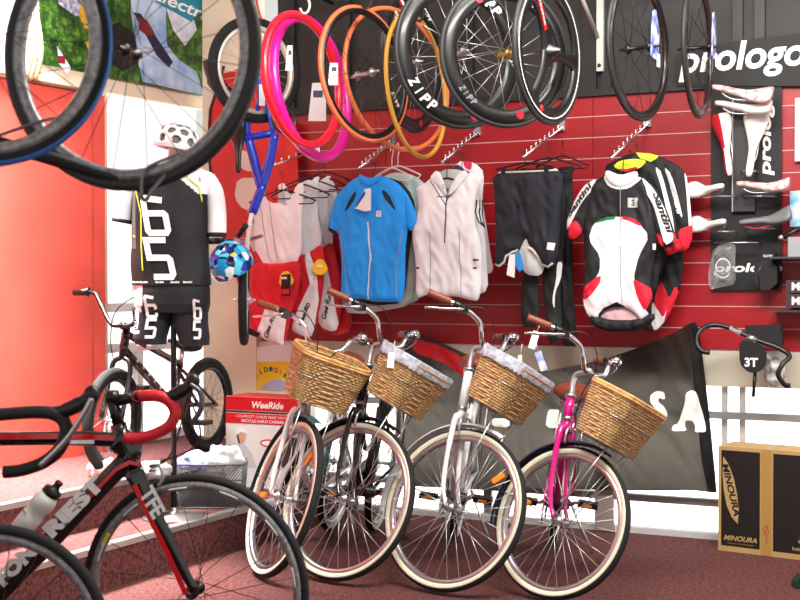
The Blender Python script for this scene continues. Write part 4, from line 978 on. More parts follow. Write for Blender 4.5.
flat(pb, [(130, -40), (168, -40), (165, 20), (166, 45), (178, 60), (196, 72), (203, 95), (186, 92), (160, 86), (142, 82), (138, 66), (134, 40), (130, 10)], pale, .006)
flat(pb, [(50, -40), (110, -40), (104, 6), (92, 18), (74, 16), (58, 4)], M('printed floral cloth', (226, 222, 228), .5, col2=(96, 110, 170), vscale=40), .006)
flat(pb, [(132, 12), (140, 14), (172, 62), (168, 68), (156, 56)], M('printed navy strap', (22, 30, 66), .5), .007)
flat(pb, [(137, 18), (146, 20), (154, 34), (146, 36), (138, 30)], M('printed dark red', (130, 20, 36), .5), .0075)
flat(pb, [(80, 4), (96, 6), (101, 22), (94, 32), (84, 28), (78, 16)], M('printed yellow', (222, 180, 40), .5, var=.2, vscale=30), .0075)
flat(pb, [(84, 42), (92, 40), (98, 52), (92, 60)], M('printed yellow', (222, 180, 40), .5), .007)
flat(pb, [(56, 46), (70, 68), (66, 74), (58, 64)], pw, .007); flat(pb, [(57, 56), (64, 56), (64, 64), (57, 63)], M('printed dark red', (130, 20, 36), .5), .008)
flat(pb, [(100, 30), (118, 22), (134, 34), (138, 62), (122, 72), (106, 60)], M('printed dark hair', (26, 20, 16), .5), .0062)
flat(pb, [(168, -10), (188, 4), (196, 30), (184, 46), (172, 30), (166, 10)], pw, .0068)
pb.build('printed_figures', e)
pb = MB(); flat(pb, [(152, -30), (204, -30), (200, 12), (190, 22), (176, 14), (154, 2)], M('printed teal banner', (16, 128, 158), .5), .009)
x0, z0 = ll(180, 5); text(pb, 'Electra', x0, z0, .075, ltr, width=.52, rot=R(-5), y=-.0115, shear=.25, bold=.02); pb.build('printed_banner', e)
# cream slatted blind left of the poster
mb = MB(); flat(mb, [(-60, -30), (17, 6), (18, 74), (-60, 66)], M('white board', (232, 232, 232), .6), .01)
for i, x in enumerate((22, 27, 32)):
    mb.tube(bez([(ll(x-2, 14)[0], -.03, ll(x, 14)[1]), (ll(x+2, 40)[0], -.035, ll(x, 40)[1]), (ll(x+2, 60)[0], -.035, ll(x, 60)[1]), (ll(x-3, 80)[0], -.03, ll(x, 80)[1])], 4), .022, M('cream slat', (226, 206, 160), .6), 8)
o = mb.build('window_blind'); o.matrix_world = lwX; tag(o, 'white blind with curved cream side slats at the upper left corner', 'blind')

# red and cream banner on the pillar
ban = M('banner red', (212, 36, 34), .5, var=.08, vscale=5); banc = M('banner cream', (226, 206, 192), .6); band = M('banner dark edge', (52, 24, 24), .6)
def wflat(mb, pts, m, d, base=.0): 
    mb.prism([wl(x, y, base) for x, y in pts], -base-d-.003, -base-d, m)
e = empty('banner', WM, 'tall red banner with cream letter shapes on the pillar behind the blue bike', 'banner')
mb = MB(); wflat(mb, [(222, 74), (262, 62), (266, 112), (296, 122), (300, 214), (260, 300), (243, 300), (232, 262), (222, 232), (213, 190), (207, 150), (209, 110)], ban, .0, .075); mb.build('sheet', e)
mb = MB(); ribbon(mb, [wl(x, y, .08) for x, y in smoothpoly([(224, 66), (211, 108), (208, 150), (213, 190), (222, 232), (232, 262)], 0)], .02, band, y=-.0795); mb.build('edge_band', e)
mb = MB()
for P in ([(238, 112), (262, 110), (262, 120), (243, 122)], [(237, 148), (258, 156), (260, 172), (245, 171), (236, 160)], [(238, 178), (262, 178), (266, 212), (244, 210), (235, 198)], [(246, 222), (262, 224), (262, 250), (252, 252)]): wflat(mb, smoothpoly(P, 1), banc, .005, .076)
mb.build('cream_shapes', e)

# ---- mannequin torso with jersey and shorts on a pole
YM = (1.32-H1)*F/(518-283)
MX = Matrix.Translation(at(174, 518, YM)); MX[2][3] = H1
def mp(px, py): p = at(px, py, YM); return (p.x - MX[0][3], p.z - MX[2][3])
mann = M('pale mannequin', (214, 208, 200), .5)
e = empty('dress_form', MX, 'black pole stand with a dress form under the 65 jersey', 'dress form')
m = MB(); m.lathe([(.02, 0), (.15, 0), (.15, .008), (.03, .02), (.016, .04), (.016, .05)], M('steel base', (150, 146, 142), .3, .7), 32); m.build('base', e)
m = MB(); m.tube([(0, 0, .02), (0, 0, 1.55)], .014, black, 12); m.build('pole', e)
def loft(mb, rings, m, n=48, cap=True, matf=None, closed_top=False, wrk=0, seed=0, expo=.85):
    """rings: (px centre, py, half width px, half depth m, depth offset)"""
    sc_ = mp(101, 300)[0]-mp(100, 300)[0]; vs = []; R2 = []
    for a, b in zip(rings[:-1], rings[1:]):
        for k in range(10): t = k/10; R2.append([u+(v-u)*t for u, v in zip(a, b)])
    R2.append(rings[-1])
    for (cx, cy, hw, hd, dy) in R2:
        x, z = mp(cx, cy)
        for j in range(n):
            a = 2*PI*j/n; ca, sa = math.cos(a), math.sin(a)
            px_ = x + hw*sc_*math.copysign(abs(ca)**expo, ca); py_ = dy + hd*math.copysign(abs(sa)**expo, sa)
            w_ = 1 + wrk*noise.noise(Vector((ca*2+seed, sa*2, z*6)))
            vs.append(Vector((x + (px_-x)*w_, dy+(py_-dy)*w_, z)))
    L = len(R2); grp = {}
    for i in range(L-1):
        for j in range(n):
            f = (i*n+j, i*n+(j+1) % n, (i+1)*n+(j+1) % n, (i+1)*n+j)
            c = (vs[f[0]]+vs[f[1]]+vs[f[2]]+vs[f[3]])/4
            grp.setdefault(matf(c) if matf else m, []).append(f)
    for mm, fs in grp.items(): mb.add(vs, fs, mm, True)
    if cap: mb.add([vs[j] for j in range(n)] + [vs[(L-1)*n+j] for j in range(n)], [tuple(range(n)), tuple(range(2*n-1, n-1, -1))], m, True)
    return R2
m = MB(); loft(m, [(177, 146, 8, .05, 0), (177, 168, 9, .055, 0), (176, 174, 26, .07, 0), (172, 200, 34, .09, 0), (171, 282, 33, .09, 0), (171, 296, 33, .08, 0), (171, 303, 30, .07, 0)], mann); m.build('torso', e)
TR = [(177, 163, 11, .065, 0), (177, 168, 22, .08, 0), (175, 173, 37, .10, 0), (173, 184, 40, .125, 0), (172, 200, 39, .13, 0), (171, 220, 38, .13, 0), (171, 245, 38, .125, 0), (171, 265, 39, .125, 0), (172, 285, 39.5, .125, 0)]
def pxinv(c): # local -> px,py on the stand plane (approx)
    s_ = mp(101, 300)[0]-mp(100, 300)[0]; return (174 + c.x/s_, 518 - (c.z)/s_)
def jm(c):
    x, y = pxinv(c)
    if c.y > .03: return blackcloth
    if y < 196 and x > 180 + max(0, (y-176))*1.15: return whitecloth
    if y < 180 and x < 160: return whitecloth
    if x < 140 and 190 < y < 250: return M('grey mesh panel', (96, 98, 100), .8)
    return blackcloth
e2 = empty('cycling_jersey', MX, 'black and white jersey with number 65 on the dress form', 'jersey')
m = MB(); loft(m, TR, blackcloth, n=150, cap=False, matf=jm, wrk=.05, seed=3); m.build('body', e2)
for P, r0, lab in (([(140, 178), (132, 190), (125, 206), (122, 222)], .062, 0), ([(207, 178), (214, 192), (217, 212), (217, 236)], .062, 1)):
    m = MB(); pts = [Vector((mp(x, y)[0], -.01, mp(x, y)[1])) for x, y in P]
    m.tube(bez(pts, 5), [.040+.006*min(1, i/5) for i in range(16)], whitecloth, 18, flat=1.3); so2 = m.build('sleeve', e2)
    m = MB(); d_ = (pts[-1]-pts[-2]).normalized(); m.tube([pts[-1]-d_*.015, pts[-1]+d_*.004], .0468, blackcloth, 18, flat=1.3); m.build('cuff', so2)
m = MB(); loft(m, [(177, 158, 10, .06, 0), (177, 166, 11.5, .068, 0)], whitecloth, cap=False); m.build('collar', e2)
def fy(x, z, extra=0):   # front surface of the torso
    s_ = mp(101, 300)[0]-mp(100, 300)[0]; py = 518 - z/s_
    for a, b in zip(TR[:-1], TR[1:]):
        if a[1] <= py <= b[1]:
            t = (py-a[1])/(b[1]-a[1]); cx, hw, hd = [a[k]+(b[k]-a[k])*t for k in (0, 2, 3)]
            u = min(.99, abs((174 + x/s_ - cx)/hw)); ca = u**(1/.85); sa = math.sqrt(1-ca*ca)
            return -hd*sa**.85*1.03 - .003
    return -.125
def strokes(mb, P, px0, py0, w_, h_, sh, wd, m, yf, off=-.004, scale=None):
    """segment strokes of a digit"""
    L = [(px0 + a*w_ + (1-b)*sh, py0 + (1-b)*h_) for a, b in P]
    Q = [mp(x, y) for x, y in L]; R_ = []
    for a, b in zip(Q[:-1], Q[1:]):
        for k in range(6): R_.append((a[0]+(b[0]-a[0])*k/6, a[1]+(b[1]-a[1])*k/6))
    R_.append(Q[-1]); ribbon(mb, R_, wd*(mp(101, 300)[0]-mp(100, 300)[0]), m, y=off, yfun=yf)
SIX = [(.95, .93), (.1, 1), (0, .92), (0, .08), (.1, 0), (.9, 0), (1, .08), (1, .5), (.9, .56), (.05, .56)]
FIVE = [(1, 1), (0, 1), (0, .52), (.9, .52), (1, .46), (1, .08), (.9, 0), (.02, 0)]
m = MB()
strokes(m, SIX, 148, 200, 20, 34, 6, 6, ltr, fy, off=-.007); strokes(m, FIVE, 151, 241, 20, 36, 8, 6, ltr, fy, off=-.007)
m.build('number_print', e2)
m = MB(); c1 = M('neon piping', (206, 222, 60), .6)
for P in ([(140, 192), (146, 215), (146, 245), (148, 276)], [(165, 178), (190, 178), (202, 188), (207, 210)], [(136, 236), (140, 238)]):
    Q = [mp(x, y) for x, y in P]; R_ = []
    for a, b in zip(Q[:-1], Q[1:]):
        for k in range(6): R_.append((a[0]+(b[0]-a[0])*k/6, a[1]+(b[1]-a[1])*k/6))
    ribbon(m, R_, .006, c1, y=-.004, yfun=fy)
x, z = mp(203, 180); m.build('piping', e2)
m = MB()
for i, x in enumerate((140, 149, 165, 180, 192)): text(m, 'Santini', *mp(x, 282), .010, ltr, width=.042, y=-.008, yfun=fy, shear=.2, bold=.04)
text(m, 'S', *mp(203, 181), .02, stkblk, y=-.006, yfun=fy); m.build('hem_lettering', e2)
e3 = empty('cycling_shorts', MX, 'black shorts with white side panel and 65 on the dress form', 'shorts')
m = MB(); loft(m, [(172, 281, 37, .118, 0), (172, 292, 37.5, .122, 0), (172, 304, 37.5, .12, 0), (172, 312, 36, .11, 0)], blackcloth, n=64, cap=True, wrk=.04, matf=lambda c: whitecloth if (pxinv(c)[0] < 146 and pxinv(c)[1] > 284 and c.y < .02) else blackcloth); m.build('waist', e3)
LG = {0: [(154.5, 306, 19, .085, 0), (153, 322, 18, .083, 0), (150, 338, 16.5, .08, 0), (151, 344, 15, .078, 0)], 1: [(190, 306, 18, .085, 0), (190, 322, 17.5, .083, 0), (194, 338, 15.5, .08, 0), (195, 345, 14, .078, 0)]}
for k in (0, 1):
    m = MB(); loft(m, LG[k], navycloth, n=40, wrk=.03, matf=(lambda c: whitecloth if (pxinv(c)[0] < 142 and c.y < .02 and pxinv(c)[1] < 334) else navycloth) if k == 0 else None); m.build('leg', e3)
m = MB(); fl = lambda x, z: -.127 if z > mp(0, 306)[1] else -.092
fl = lambda x, z: -.092-.03*max(0, min(1, (z-mp(0, 312)[1])/.06)) - .004
strokes(m, SIX, 150, 296, 9, 20, 2, 3, ltr, fl, off=-.008); strokes(m, FIVE, 152, 319, 9, 17, -3, 3, ltr, fl, off=-.008)
strokes(m, SIX, 198, 300, 6, 18, 0, 2.6, ltr, fl, off=-.004); strokes(m, FIVE, 198, 321, 6, 16, -1, 2.6, ltr, fl, off=-.004)
text(m, 'Santini', *mp(140, 318), .020, stkblk, width=.11, rot=R(-84), y=-.012, yfun=fl, bold=.04)
m.build('number_print', e3)

# ---- helmets
def helmet_shell(e, X, rad, holes, m, liner, name='shell'):
    n, k = 96, 52; mb = MB(); vs = []; fs = []
    for i in range(k+1):
        t = PI*.60*i/k
        for j in range(n):
            a = 2*PI*j/n; vs.append(Vector((rad[0]*math.sin(t)*math.cos(a), rad[1]*math.sin(t)*math.sin(a), rad[2]*math.cos(t))))
    dirs = [(Vector(h[0]).normalized(), h[1], h[2]) for h in holes]
    for i in range(k):
        for j in range(n):
            f = (i*n+j, (i+1)*n+j, (i+1)*n+(j+1) % n, i*n+(j+1) % n); c = sum((vs[q] for q in f), Vector())/4; u = Vector((c.x/rad[0], c.y/rad[1], c.z/rad[2])).normalized()
            if any(u.dot(d) > math.cos(r_) for d, r_, _ in dirs): continue
            fs.append(f)
    mb.add(vs, fs, m, True); o = mb.build(name, e, X); md = o.modifiers.new('solid', 'SOLIDIFY'); md.thickness = .014; md.offset = -1
    q = MB(); q.lathe([(.002, rad[2]*.86)] + [(math.sin(t)*.86, math.cos(t)*.86*rad[2]) for t in [PI*.6*i/14 for i in range(1, 15)]], liner, 32); q.v = [Vector((v.x*rad[0] if abs(v.x) > .003 or abs(v.y) > .003 else v.x, v.y*rad[1] if abs(v.x) > .003 or abs(v.y) > .003 else v.y, v.z)) for v in q.v]; q.build('liner', e, X)
holes = []
for i in range(4):
    for j in range(9 if i < 3 else 4):
        el = R(6+25*i); az = 2*PI*(j+.5*(i % 2))/(9 if i < 3 else 4); holes.append(((math.cos(el)*math.cos(az), math.cos(el)*math.sin(az), math.sin(el)), R(12 if i < 2 else 11 if i < 3 else 8), 0))
wh = M('glossy white helmet', (232, 232, 234), .2, coat=.7); blkfoam = M('dark foam', (40, 38, 36), .8)
hx, hz = mp(176, 142); hX = MX @ Matrix.Translation((hx+.005, 0, hz-.008))
e = empty('bicycle_helmet', hX, 'white helmet with many round dark vents on top of the dress form', 'helmet')
helmet_shell(e, Matrix.Rotation(R(10), 4, 'Y'), (.112, .14, .105), holes, wh, M('grey helmet foam', (110, 104, 98), .8))
YB = 6.3; pX = Matrix.Translation(at(231, 264, YB))
vor = bpy.data.materials.new('painted blue helmet'); vor.use_nodes = True; nt = vor.node_tree; b_ = nt.nodes['Principled BSDF']; tc = nt.nodes.new('ShaderNodeTexCoord')
v_ = nt.nodes.new('ShaderNodeTexVoronoi'); v_.inputs['Scale'].default_value = 26; cr = nt.nodes.new('ShaderNodeValToRGB'); cr.color_ramp.interpolation = 'CONSTANT'
nt.links.new(tc.outputs['Object'], v_.inputs['Vector']); nt.links.new(v_.outputs['Color'], cr.inputs[0]); nt.links.new(cr.outputs[0], b_.inputs['Base Color'])
cr.color_ramp.elements[0].color = (*lin((20, 60, 160)), 1); cr.color_ramp.elements[1].position = .78; cr.color_ramp.elements[1].color = (*lin((240, 240, 240)), 1)
for p, c in ((.3, (30, 150, 210)), (.45, (16, 30, 90)), (.6, (90, 200, 230)), (.72, (236, 190, 60))):
    q = cr.color_ramp.elements.new(p); q.color = (*lin(c), 1)
b_.inputs['Roughness'].default_value = .25
e = empty('bicycle_helmet', pX, 'blue painted helmet hanging from the grip of the upside-down blue bike', 'helmet')
helmet_shell(e, Matrix.Rotation(R(25), 4, 'X') @ Matrix.Rotation(R(-20), 4, 'Y'), (.112, .125, .115), [((.3, -.8, .5), R(7), 0), ((-.4, -.7, .55), R(7), 0), ((0, -.3, .95), R(7), 0), ((.7, -.5, .4), R(6), 0)], vor, blkfoam)

# ---- blue bike hanging by its rear wheel
YH = 6.55; HX = Matrix.Translation(at(255, 70, YH))
def hp(x, y, dy=0): p = at(x, y, YH+dy); return p - HX.translation
blu = M('royal blue frame', (14, 50, 190), .2, coat=.7)
e = empty('bicycle', HX, 'royal blue bicycle hanging upright by its rear wheel before the red banner', 'bicycle')
Wm = Matrix.Rotation(R(38), 4, 'Z'); wpp = bpy.data.objects.new('rear_wheel', None); C.objects.link(wpp); wpp.parent = e; wpp.matrix_local = Wm
wheel_parts(wpp, .278, .026, rubber, M('pale rim', (206, 200, 190), .4, .3), n=28, rimdepth=.02, rimw=.016)
m = MB()
for P, r_ in (([(259, 72), (259, 104), (248, 124), (247, 138)], .013), ([(262, 72), (266, 100), (273, 134)], .013), ([(240, 139), (273, 133)], .020), ([(247, 112), (247, 138)], .019), ([(248, 138), (256, 168), (261, 188)], .025), ([(275, 134), (270, 160), (262, 188)], .024), ([(263, 184), (252, 214)], .025)): m.tube(bez([hp(x, y) for x, y in P], 4), r_, blu, 12)
m.build('frame', e)
m = MB()
for dy in (-.05, .05): m.tube(bez([hp(252, 214, dy*.4), hp(249, 228, dy), hp(246, 262, dy), hp(244, 300, dy)], 4), .012, white, 10)
m.build('fork', e)
fwp = bpy.data.objects.new('front_wheel', None); C.objects.link(fwp); fwp.parent = e; fwp.matrix_local = Matrix.Translation(hp(244, 300)) @ Matrix.Rotation(R(95), 4, 'Z'); wheel_parts(fwp, .24, .022, rubber, M('pale rim', (206, 200, 190), .4, .3), n=20, rimdepth=.02, rimw=.014)
m = MB(); m.tube(bez([hp(262, 236, .15), hp(248, 240, .02), hp(238, 240, -.06), hp(214, 241, -.25)], 5), .011, chrome, 10)
hbb = m.build('handlebar', e)
m = MB(); m.tube([hp(238, 236, -.1), hp(246, 225, -.14)], .016, black, 12); m.tube([hp(222, 241, -.2), hp(209, 241, -.3)], .016, black, 12); m.build('grip', hbb)
def saddle_mesh(mb, m, L=.26, W=.13, T=.03, X=None, m2=None):
    n = 20; k = 16; vs = []; fs = []
    for i in range(n+1):
        t = i/n; x = L*(.5-t); u = max(0, (t-.35)/.65); wv = .018 + (W/2-.018)*(u*u*(3-2*u)) 
        if t > .92: wv *= 1-(t-.92)*3
        if t < .06: wv *= .6+t*6
        zc = .012*math.cos(t*PI*1.6)
        for j in range(k):
            a = 2*PI*j/k; s_ = math.sin(a); vs.append((x, wv*math.cos(a), zc + (T*.4*s_*(.5+.5*t) if s_ > 0 else T*.7*s_*(.35+.65*t)) - .006*abs(math.cos(a))*(1 if t > .5 else 0)))
    for i in range(n):
        for j in range(k): fs.append((i*k+j, i*k+(j+1) % k, (i+1)*k+(j+1) % k, (i+1)*k+j))
    fs += [tuple(range(k-1, -1, -1)), tuple(range(n*k, n*k+k))]
    if m2:
        a = [f for f in fs if sum(vs[i][1] for i in f)/len(f) > -.004]; b = [f for f in fs if f not in a]
        mb.add(vs, a, m, True, X); mb.add(vs, b, m2, True, X)
    else: mb.add(vs, fs, m, True, X)
def orient(loc, xdir, zdir):
    x = Vector(xdir).normalized(); z = Vector(zdir); z = (z - x*z.dot(x)).normalized(); y = z.cross(x)
    return Matrix(((x.x, y.x, z.x, loc[0]), (x.y, y.y, z.y, loc[1]), (x.z, y.z, z.z, loc[2]), (0, 0, 0, 1)))
m = MB(); saddle_mesh(m, black, .27, .13, .04, orient(hp(237, 148, -.03), (.12, -.1, -1), (-.5, -.9, -.1))); m.build('saddle', e)
m = MB(); m.tube(bez([hp(208, 60), hp(212, 76), hp(224, 92), hp(238, 104)], 5), [.030]*6+[.042]*6+[.034]*4, black, 12, flat=.6); m.build('mudguard', e)
m = MB(); m.torus(.07, .008, steel, 36, 8, X=Matrix.Translation(hp(284, 120, .03)) @ Matrix.Rotation(R(38), 4, 'Z')); m.tube([hp(284, 120), hp(276, 108), hp(262, 80)], .006, black, 6); m.tube([hp(270, 126), hp(290, 112)], .012, steel, 8); m.build('crank', e)
m = MB(); m.tube(bez([hp(262, 20), hp(258, 8), hp(256, -6), hp(256, -40)], 4), .006, redp, 8); o = m.build('rack_hook'); o.matrix_world = HX; tag(o, 'red coated hook over the tyre of the hanging blue bike', 'hook', 'hooks of the wheel rack')
m = MB(); m.box(hp(262, 95, -.06), (.03, .004, .11), tagw); o = m.build('price_tag'); o.matrix_world = HX; tag(o, 'long white price tag on the frame of the hanging blue bike', 'tag', 'white hanging price tags')
for x, y, w_, h_, lab in ((290, 58, 5, 25, 'narrow white tag with red print hanging inside the red tyre'), (318, 102, 16, 38, 'white paper price sheet on the dark wall behind the magenta tyre'), (334, 74, 8, 22, 'white tag on the orange tyred wheel by the magenta tyre')):
    Yt = 6.6 if y == 102 else 5.72; c = at(x, y, Yt); s_ = Yt/F; m = MB(); m.prism([(-w_*s_/2+(.012 if w_ == 16 else 0), h_*s_/2), (w_*s_/2, h_*s_/2), (w_*s_/2, -h_*s_/2), (-w_*s_/2-.01, -h_*s_/2)], -.001, .001, tagw)
    m.prism([(-w_*s_*.3, h_*s_*.3), (w_*s_*.3, h_*s_*.3), (w_*s_*.3, h_*s_*.12), (-w_*s_*.3, h_*s_*.12)], -.002, -.001, M('tag print', (60, 60, 90), .5)); o = m.build('price_tag'); o.matrix_world = Matrix.Translation(c); tag(o, lab, 'tag', 'white hanging price tags')

# ---- BMX bike on the upper platform
def bmx():
    zf = H2; yf_ = (1.32-zf)*F/(475-283); yr = 7.0; pf = at(113, 475, yf_); pr = at(212, 450, yr); pf.z = pr.z = zf; d = (pf-pr).normalized(); wb_ = .90
    lf = Vector((-d.y, d.x, 0)); r = .262
    org = pf - d*wb_; X = Matrix(((d.x, lf.x, 0, org.x), (d.y, lf.y, 0, org.y), (0, 0, 1, zf+.002), (0, 0, 0, 1)))
    e = empty('bicycle', X, 'small black stunt bike with brown frame on the upper carpeted step', 'bicycle')
    dkb = M('dark brown frame', (48, 26, 24), .25, coat=.6)
    S = Matrix.Translation((wb_, 0, r)) @ Matrix.Rotation(R(-15), 4, 'Y') @ Matrix.Rotation(R(5), 4, 'Z')
    for nm, Xw in (('front_wheel', S), ('rear_wheel', Matrix.Translation((0, 0, r)))):
        p = bpy.data.objects.new(nm, None); C.objects.link(p); p.parent = e; p.matrix_local = Xw; wheel_parts(p, r, .026, rubber, dkr, n=28, spk=M('grey spoke', (150, 150, 150), .4, .5), rimdepth=.018, rimw=.014, spr=.0016)
    m = MB()
    for s in (-1, 1): m.tube(bez([(.02, s*.055, 0), (0, s*.055, .2), (0, s*.045, .29), (0, s*.01, .315)], 4), .013, black, 10, X=S)
    m.tube([(0, 0, .31), (0, 0, .47)], .019, black, 12, X=S); m.build('fork', e)
    hd = S @ Vector((0, 0, .36)); ht = S @ Vector((0, 0, .44)); bb = Vector((.36, 0, .29)); st = Vector((.28, 0, .50))
    m = MB(); m.tube([hd, ht], .022, dkb, 12); m.tube([hd, bb], .021, dkb, 12); m.tube([ht, st], .018, dkb, 12); m.tube([bb, st], .016, dkb, 10)
    for s in (-1, 1): m.tube([bb+Vector((0, s*.03, 0)), (0, s*.06, r)], .011, dkb, 8); m.tube([st+Vector((0, s*.015, -.03)), (0, s*.06, r)], .010, dkb, 8)
    fo = m.build('frame', e)
    # side lettering (illegible white marks on the down tube)
    m = MB(); a = hd + (bb-hd)*.15; b = hd+(bb-hd)*.85
    for s in (-1, 1):
        for k in range(6):
            q = a + (b-a)*(k+.5)/6; m.box(q + Vector((0, s*.0205, .002)), (.018, .003, .014), ltr)
    m.build('decal', fo)
    m = MB(); m.tube([st, st+Vector((-.02, 0, .08))], .013, alu, 10); m.build('seat_post', e)
    m = MB(); saddle_mesh(m, black, .26, .13, .05, Matrix.Translation((.26, 0, .61)) @ Matrix.Rotation(R(-6), 4, 'Y')); m.build('saddle', e)
    m = MB()
    for s in (-1, 1): m.tube(bez([(.05, 0, .47), (.055, s*.06, .475), (.03, s*.15, .58), (.01, s*.21, .64), (-.03, s*.33, .65)], 5), .0115, black, 10, X=S)
    m.tube([(0, 0, .47), (.05, 0, .47)], .02, black, 12, X=S); hb_ = m.build('handlebar', e)
    for s in (-1, 1):
        m = MB(); m.tube([(-.005, s*.25, .648), (-.032, s*.345, .65)], .018, black, 12, X=S); m.lathe([(.018, -.004), (.026, 0), (.018, .004)], black, 14, S @ Matrix.Translation((-.006, s*.25, .648)) @ Matrix.Rotation(PI/2, 4, 'X')); m.build('grip', hb_)
    m = MB(); m.tube(bez([(.03, .16, .60), (.09, .1, .62), (.13, 0, .52), (.10, -.02, .38), (.03, -.03, .3)], 5), .003, black, 6, X=S); m.build('brake_cable', hb_)
    m = MB(); m.lathe([(.07, -.05), (.078, -.048), (.07, -.046)], steel, 24, Matrix.Translation(bb) @ Matrix.Rotation(PI/2, 4, 'X')); m.tube([bb, bb+Vector((.12, -.06, .10))], .009, black, 8); m.tube([bb, bb+Vector((-.12, .06, -.10))], .009, black, 8); c = m.build('crank', e)
    for q in (Vector((.12, -.11, .10)), Vector((-.12, .11, -.10))): m = MB(); m.box(bb+q, (.09, .08, .022), black); m.build('pedal', c)
    # number plate shaped pad wrapped on the top tube
    m = MB(); q = ht + (st-ht)*.45; m.box(q+Vector((0, 0, .03)), (.14, .09, .07), M('clear plastic wrap', (205, 212, 206), .25, var=.15, vscale=25), bev=.02); m.build('wrap', e)
bmx()

# ---- boxes and wire basket on the lower platform
def boxat(name, px, py, ww, dd, hh, rot, zf, lab, cat, m, pr=True, bev=.003):
    Y = (1.32-zf)*F/(py-283); p = at(px, py, Y); p.z = zf + .001; X = Matrix.Translation(p) @ Matrix.Rotation(rot, 4, 'Z')   # origin bottom left front corner
    e = empty(name, X, lab, cat); b = MB(); b.box((ww/2, dd/2, hh/2), (ww, dd, hh), m); b.build('carton', e); return e, Y/F, X
redbox = M('printed red card', (206, 24, 34), .35); wcard = M('white printed card', (226, 226, 222), .45); kraft = M('kraft cardboard', (186, 152, 98), .7, var=.05, vscale=12)
e, s_, _ = boxat('cardboard_box', 226, 486, .46, .20, .50, -TH, H1, 'red and white child seat box with a helmeted child printed on it', 'box', wcard)
hh = .50; m = MB(); m.box((.24, .0005-.001, hh-.038), (.478, .002, .075), redbox); m.box((.24, -.0015, hh-.083), (.478, .002, .008), stkblk); m.box((.2, -.001, hh-.12), (.40, .002, .055), redbox)
m.box((.25, .001+.11, hh+.001), (.47, .21, .002), redbox); text(m, 'WeeRide', .27, hh-.042, .038, ltr, width=.20, y=-.003, bold=.03, shear=.2); text(m, 'CO-PILOT CHILD BIKE SEAT', .23, hh-.108, .014, ltr, width=.32, y=-.003); text(m, 'BICYCLE CHILD CARRIER', .24, hh-.132, .016, ltr, width=.27, y=-.003, bold=.02); m.build('printed_header', e)
m = MB(); sk = M('printed skin tone', (206, 160, 130), .5)
def el2(cx, cz, rx, rz, m_, d): m.prism([(cx+rx*math.cos(2*PI*i/20), cz+rz*math.sin(2*PI*i/20)) for i in range(20)], -d-.0006, -d, m_)
m.prism([(.03, .02), (.20, .02), (.17, .10), (.12, .15), (.07, .14), (.04, .08)], -.0016, -.001, M('printed grey shirt', (196, 196, 200), .5)); el2(.10, .185, .028, .036, sk, .002); m.prism([(.065, .19), (.07, .225), (.10, .24), (.13, .228), (.137, .205), (.10, .215)], -.0034, -.0028, tagw)
m.prism([(.072, .20), (.085, .15), (.095, .15), (.08, .20)], -.004, -.0034, stkblk); m.prism([(.30, .03), (.36, .02), (.43, .10), (.46, .20), (.42, .20), (.38, .14)], -.0016, -.001, M('printed dark seat', (56, 50, 48), .5)); el2(.28, .16, .06, .022, redbox, .001); el2(.28, .16, .05, .014, tagw, .002)
m.v = [v + Vector((0, 0, .09)) for v in m.v]; m.build('printed_picture', e)
e, s_, _ = boxat('cardboard_box', 239, 468, .44, .06, .0, -TH, H1, 'x', 'box', wcard) if False else (None, None, None)
m = MB(); yb = M('yellow printed board', (240, 204, 30), .5); B = .06
m.prism([wl(x, y, B) for x, y in [(239, 348), (300, 344), (300, 420), (239, 420)]], -B-.004, -B, tagw)
m.prism([wl(x, y, B) for x, y in [(240, 362), (299, 361), (299, 392), (240, 390)]], -B-.006, -B-.004, yb)
m.prism([wl(x, y, B) for x, y in smoothpoly([(258, 390), (268, 382), (278, 378), (290, 383), (299, 391)], 1)], -B-.007, -B-.006, M('printed lilac hill', (180, 180, 214), .6))
x, z = wl(249, 367, B); text(m, 'A SPELL', x, z, .016, stkblk, width=.10, y=-B-.0065)
cols = [(190, 60, 30), (30, 90, 60), (60, 40, 120), (190, 30, 60), (20, 20, 20), (30, 90, 150), (170, 80, 30)]
for i, ch in enumerate('BUILD.GIRL'):
    t = i/9; a = PI*(1-t); x, z = wl(269-22*math.cos(PI-a)*-1 if False else 247+44*t, 384-15*math.sin(PI*min(1, t*1.0+.02)*.9), B); text(m, ch, x, z, .03, M('letter %s' % ('abcdefg'[i % 7]), cols[i % 7], .5), rot=R(50-90*t), y=-B-.0075, bold=.03)
o = m.build('advertising_board'); o.matrix_world = WM; tag(o, 'white and yellow board with curved lettering behind the child seat box', 'board')

# wire mesh basket with plastic bags
YW = (1.32-H1)*F/(506-283); bX = Matrix.Translation(at(212, 506, YW)); bX[2][3] = H1+.002
e = empty('wire_basket', bX, 'grey wire mesh basket full of plastic bags beside the platform edge', 'basket')
wm = M('grey wire', (120, 122, 126), .4, .6); m = MB(); w_, d_, h_ = .34, .22, .22
for k in range(0, 21):
    t = k/20; x = -w_/2 + w_*t
    for y in (-d_/2, d_/2):
        for sg in (-1, 1):
            x1 = x + sg*h_*.8; zz = h_
            if abs(x1) > w_/2: zz = h_*abs((math.copysign(w_/2, x1)-x)/(x1-x)); x1 = math.copysign(w_/2, x1)
            m.tube([(x*.9, y*.9, 0), (x1*(.9+.1*zz/h_), y*(.9+.1*zz/h_), zz)], .0016, wm, 4)
for k in range(0, 13):
    y = -d_/2 + d_*k/12
    for x in (-w_/2, w_/2): m.tube([(x*.9, y*.9, 0), (x, y, h_)], .0016, wm, 4)
m.build('mesh', e)
m = MB()
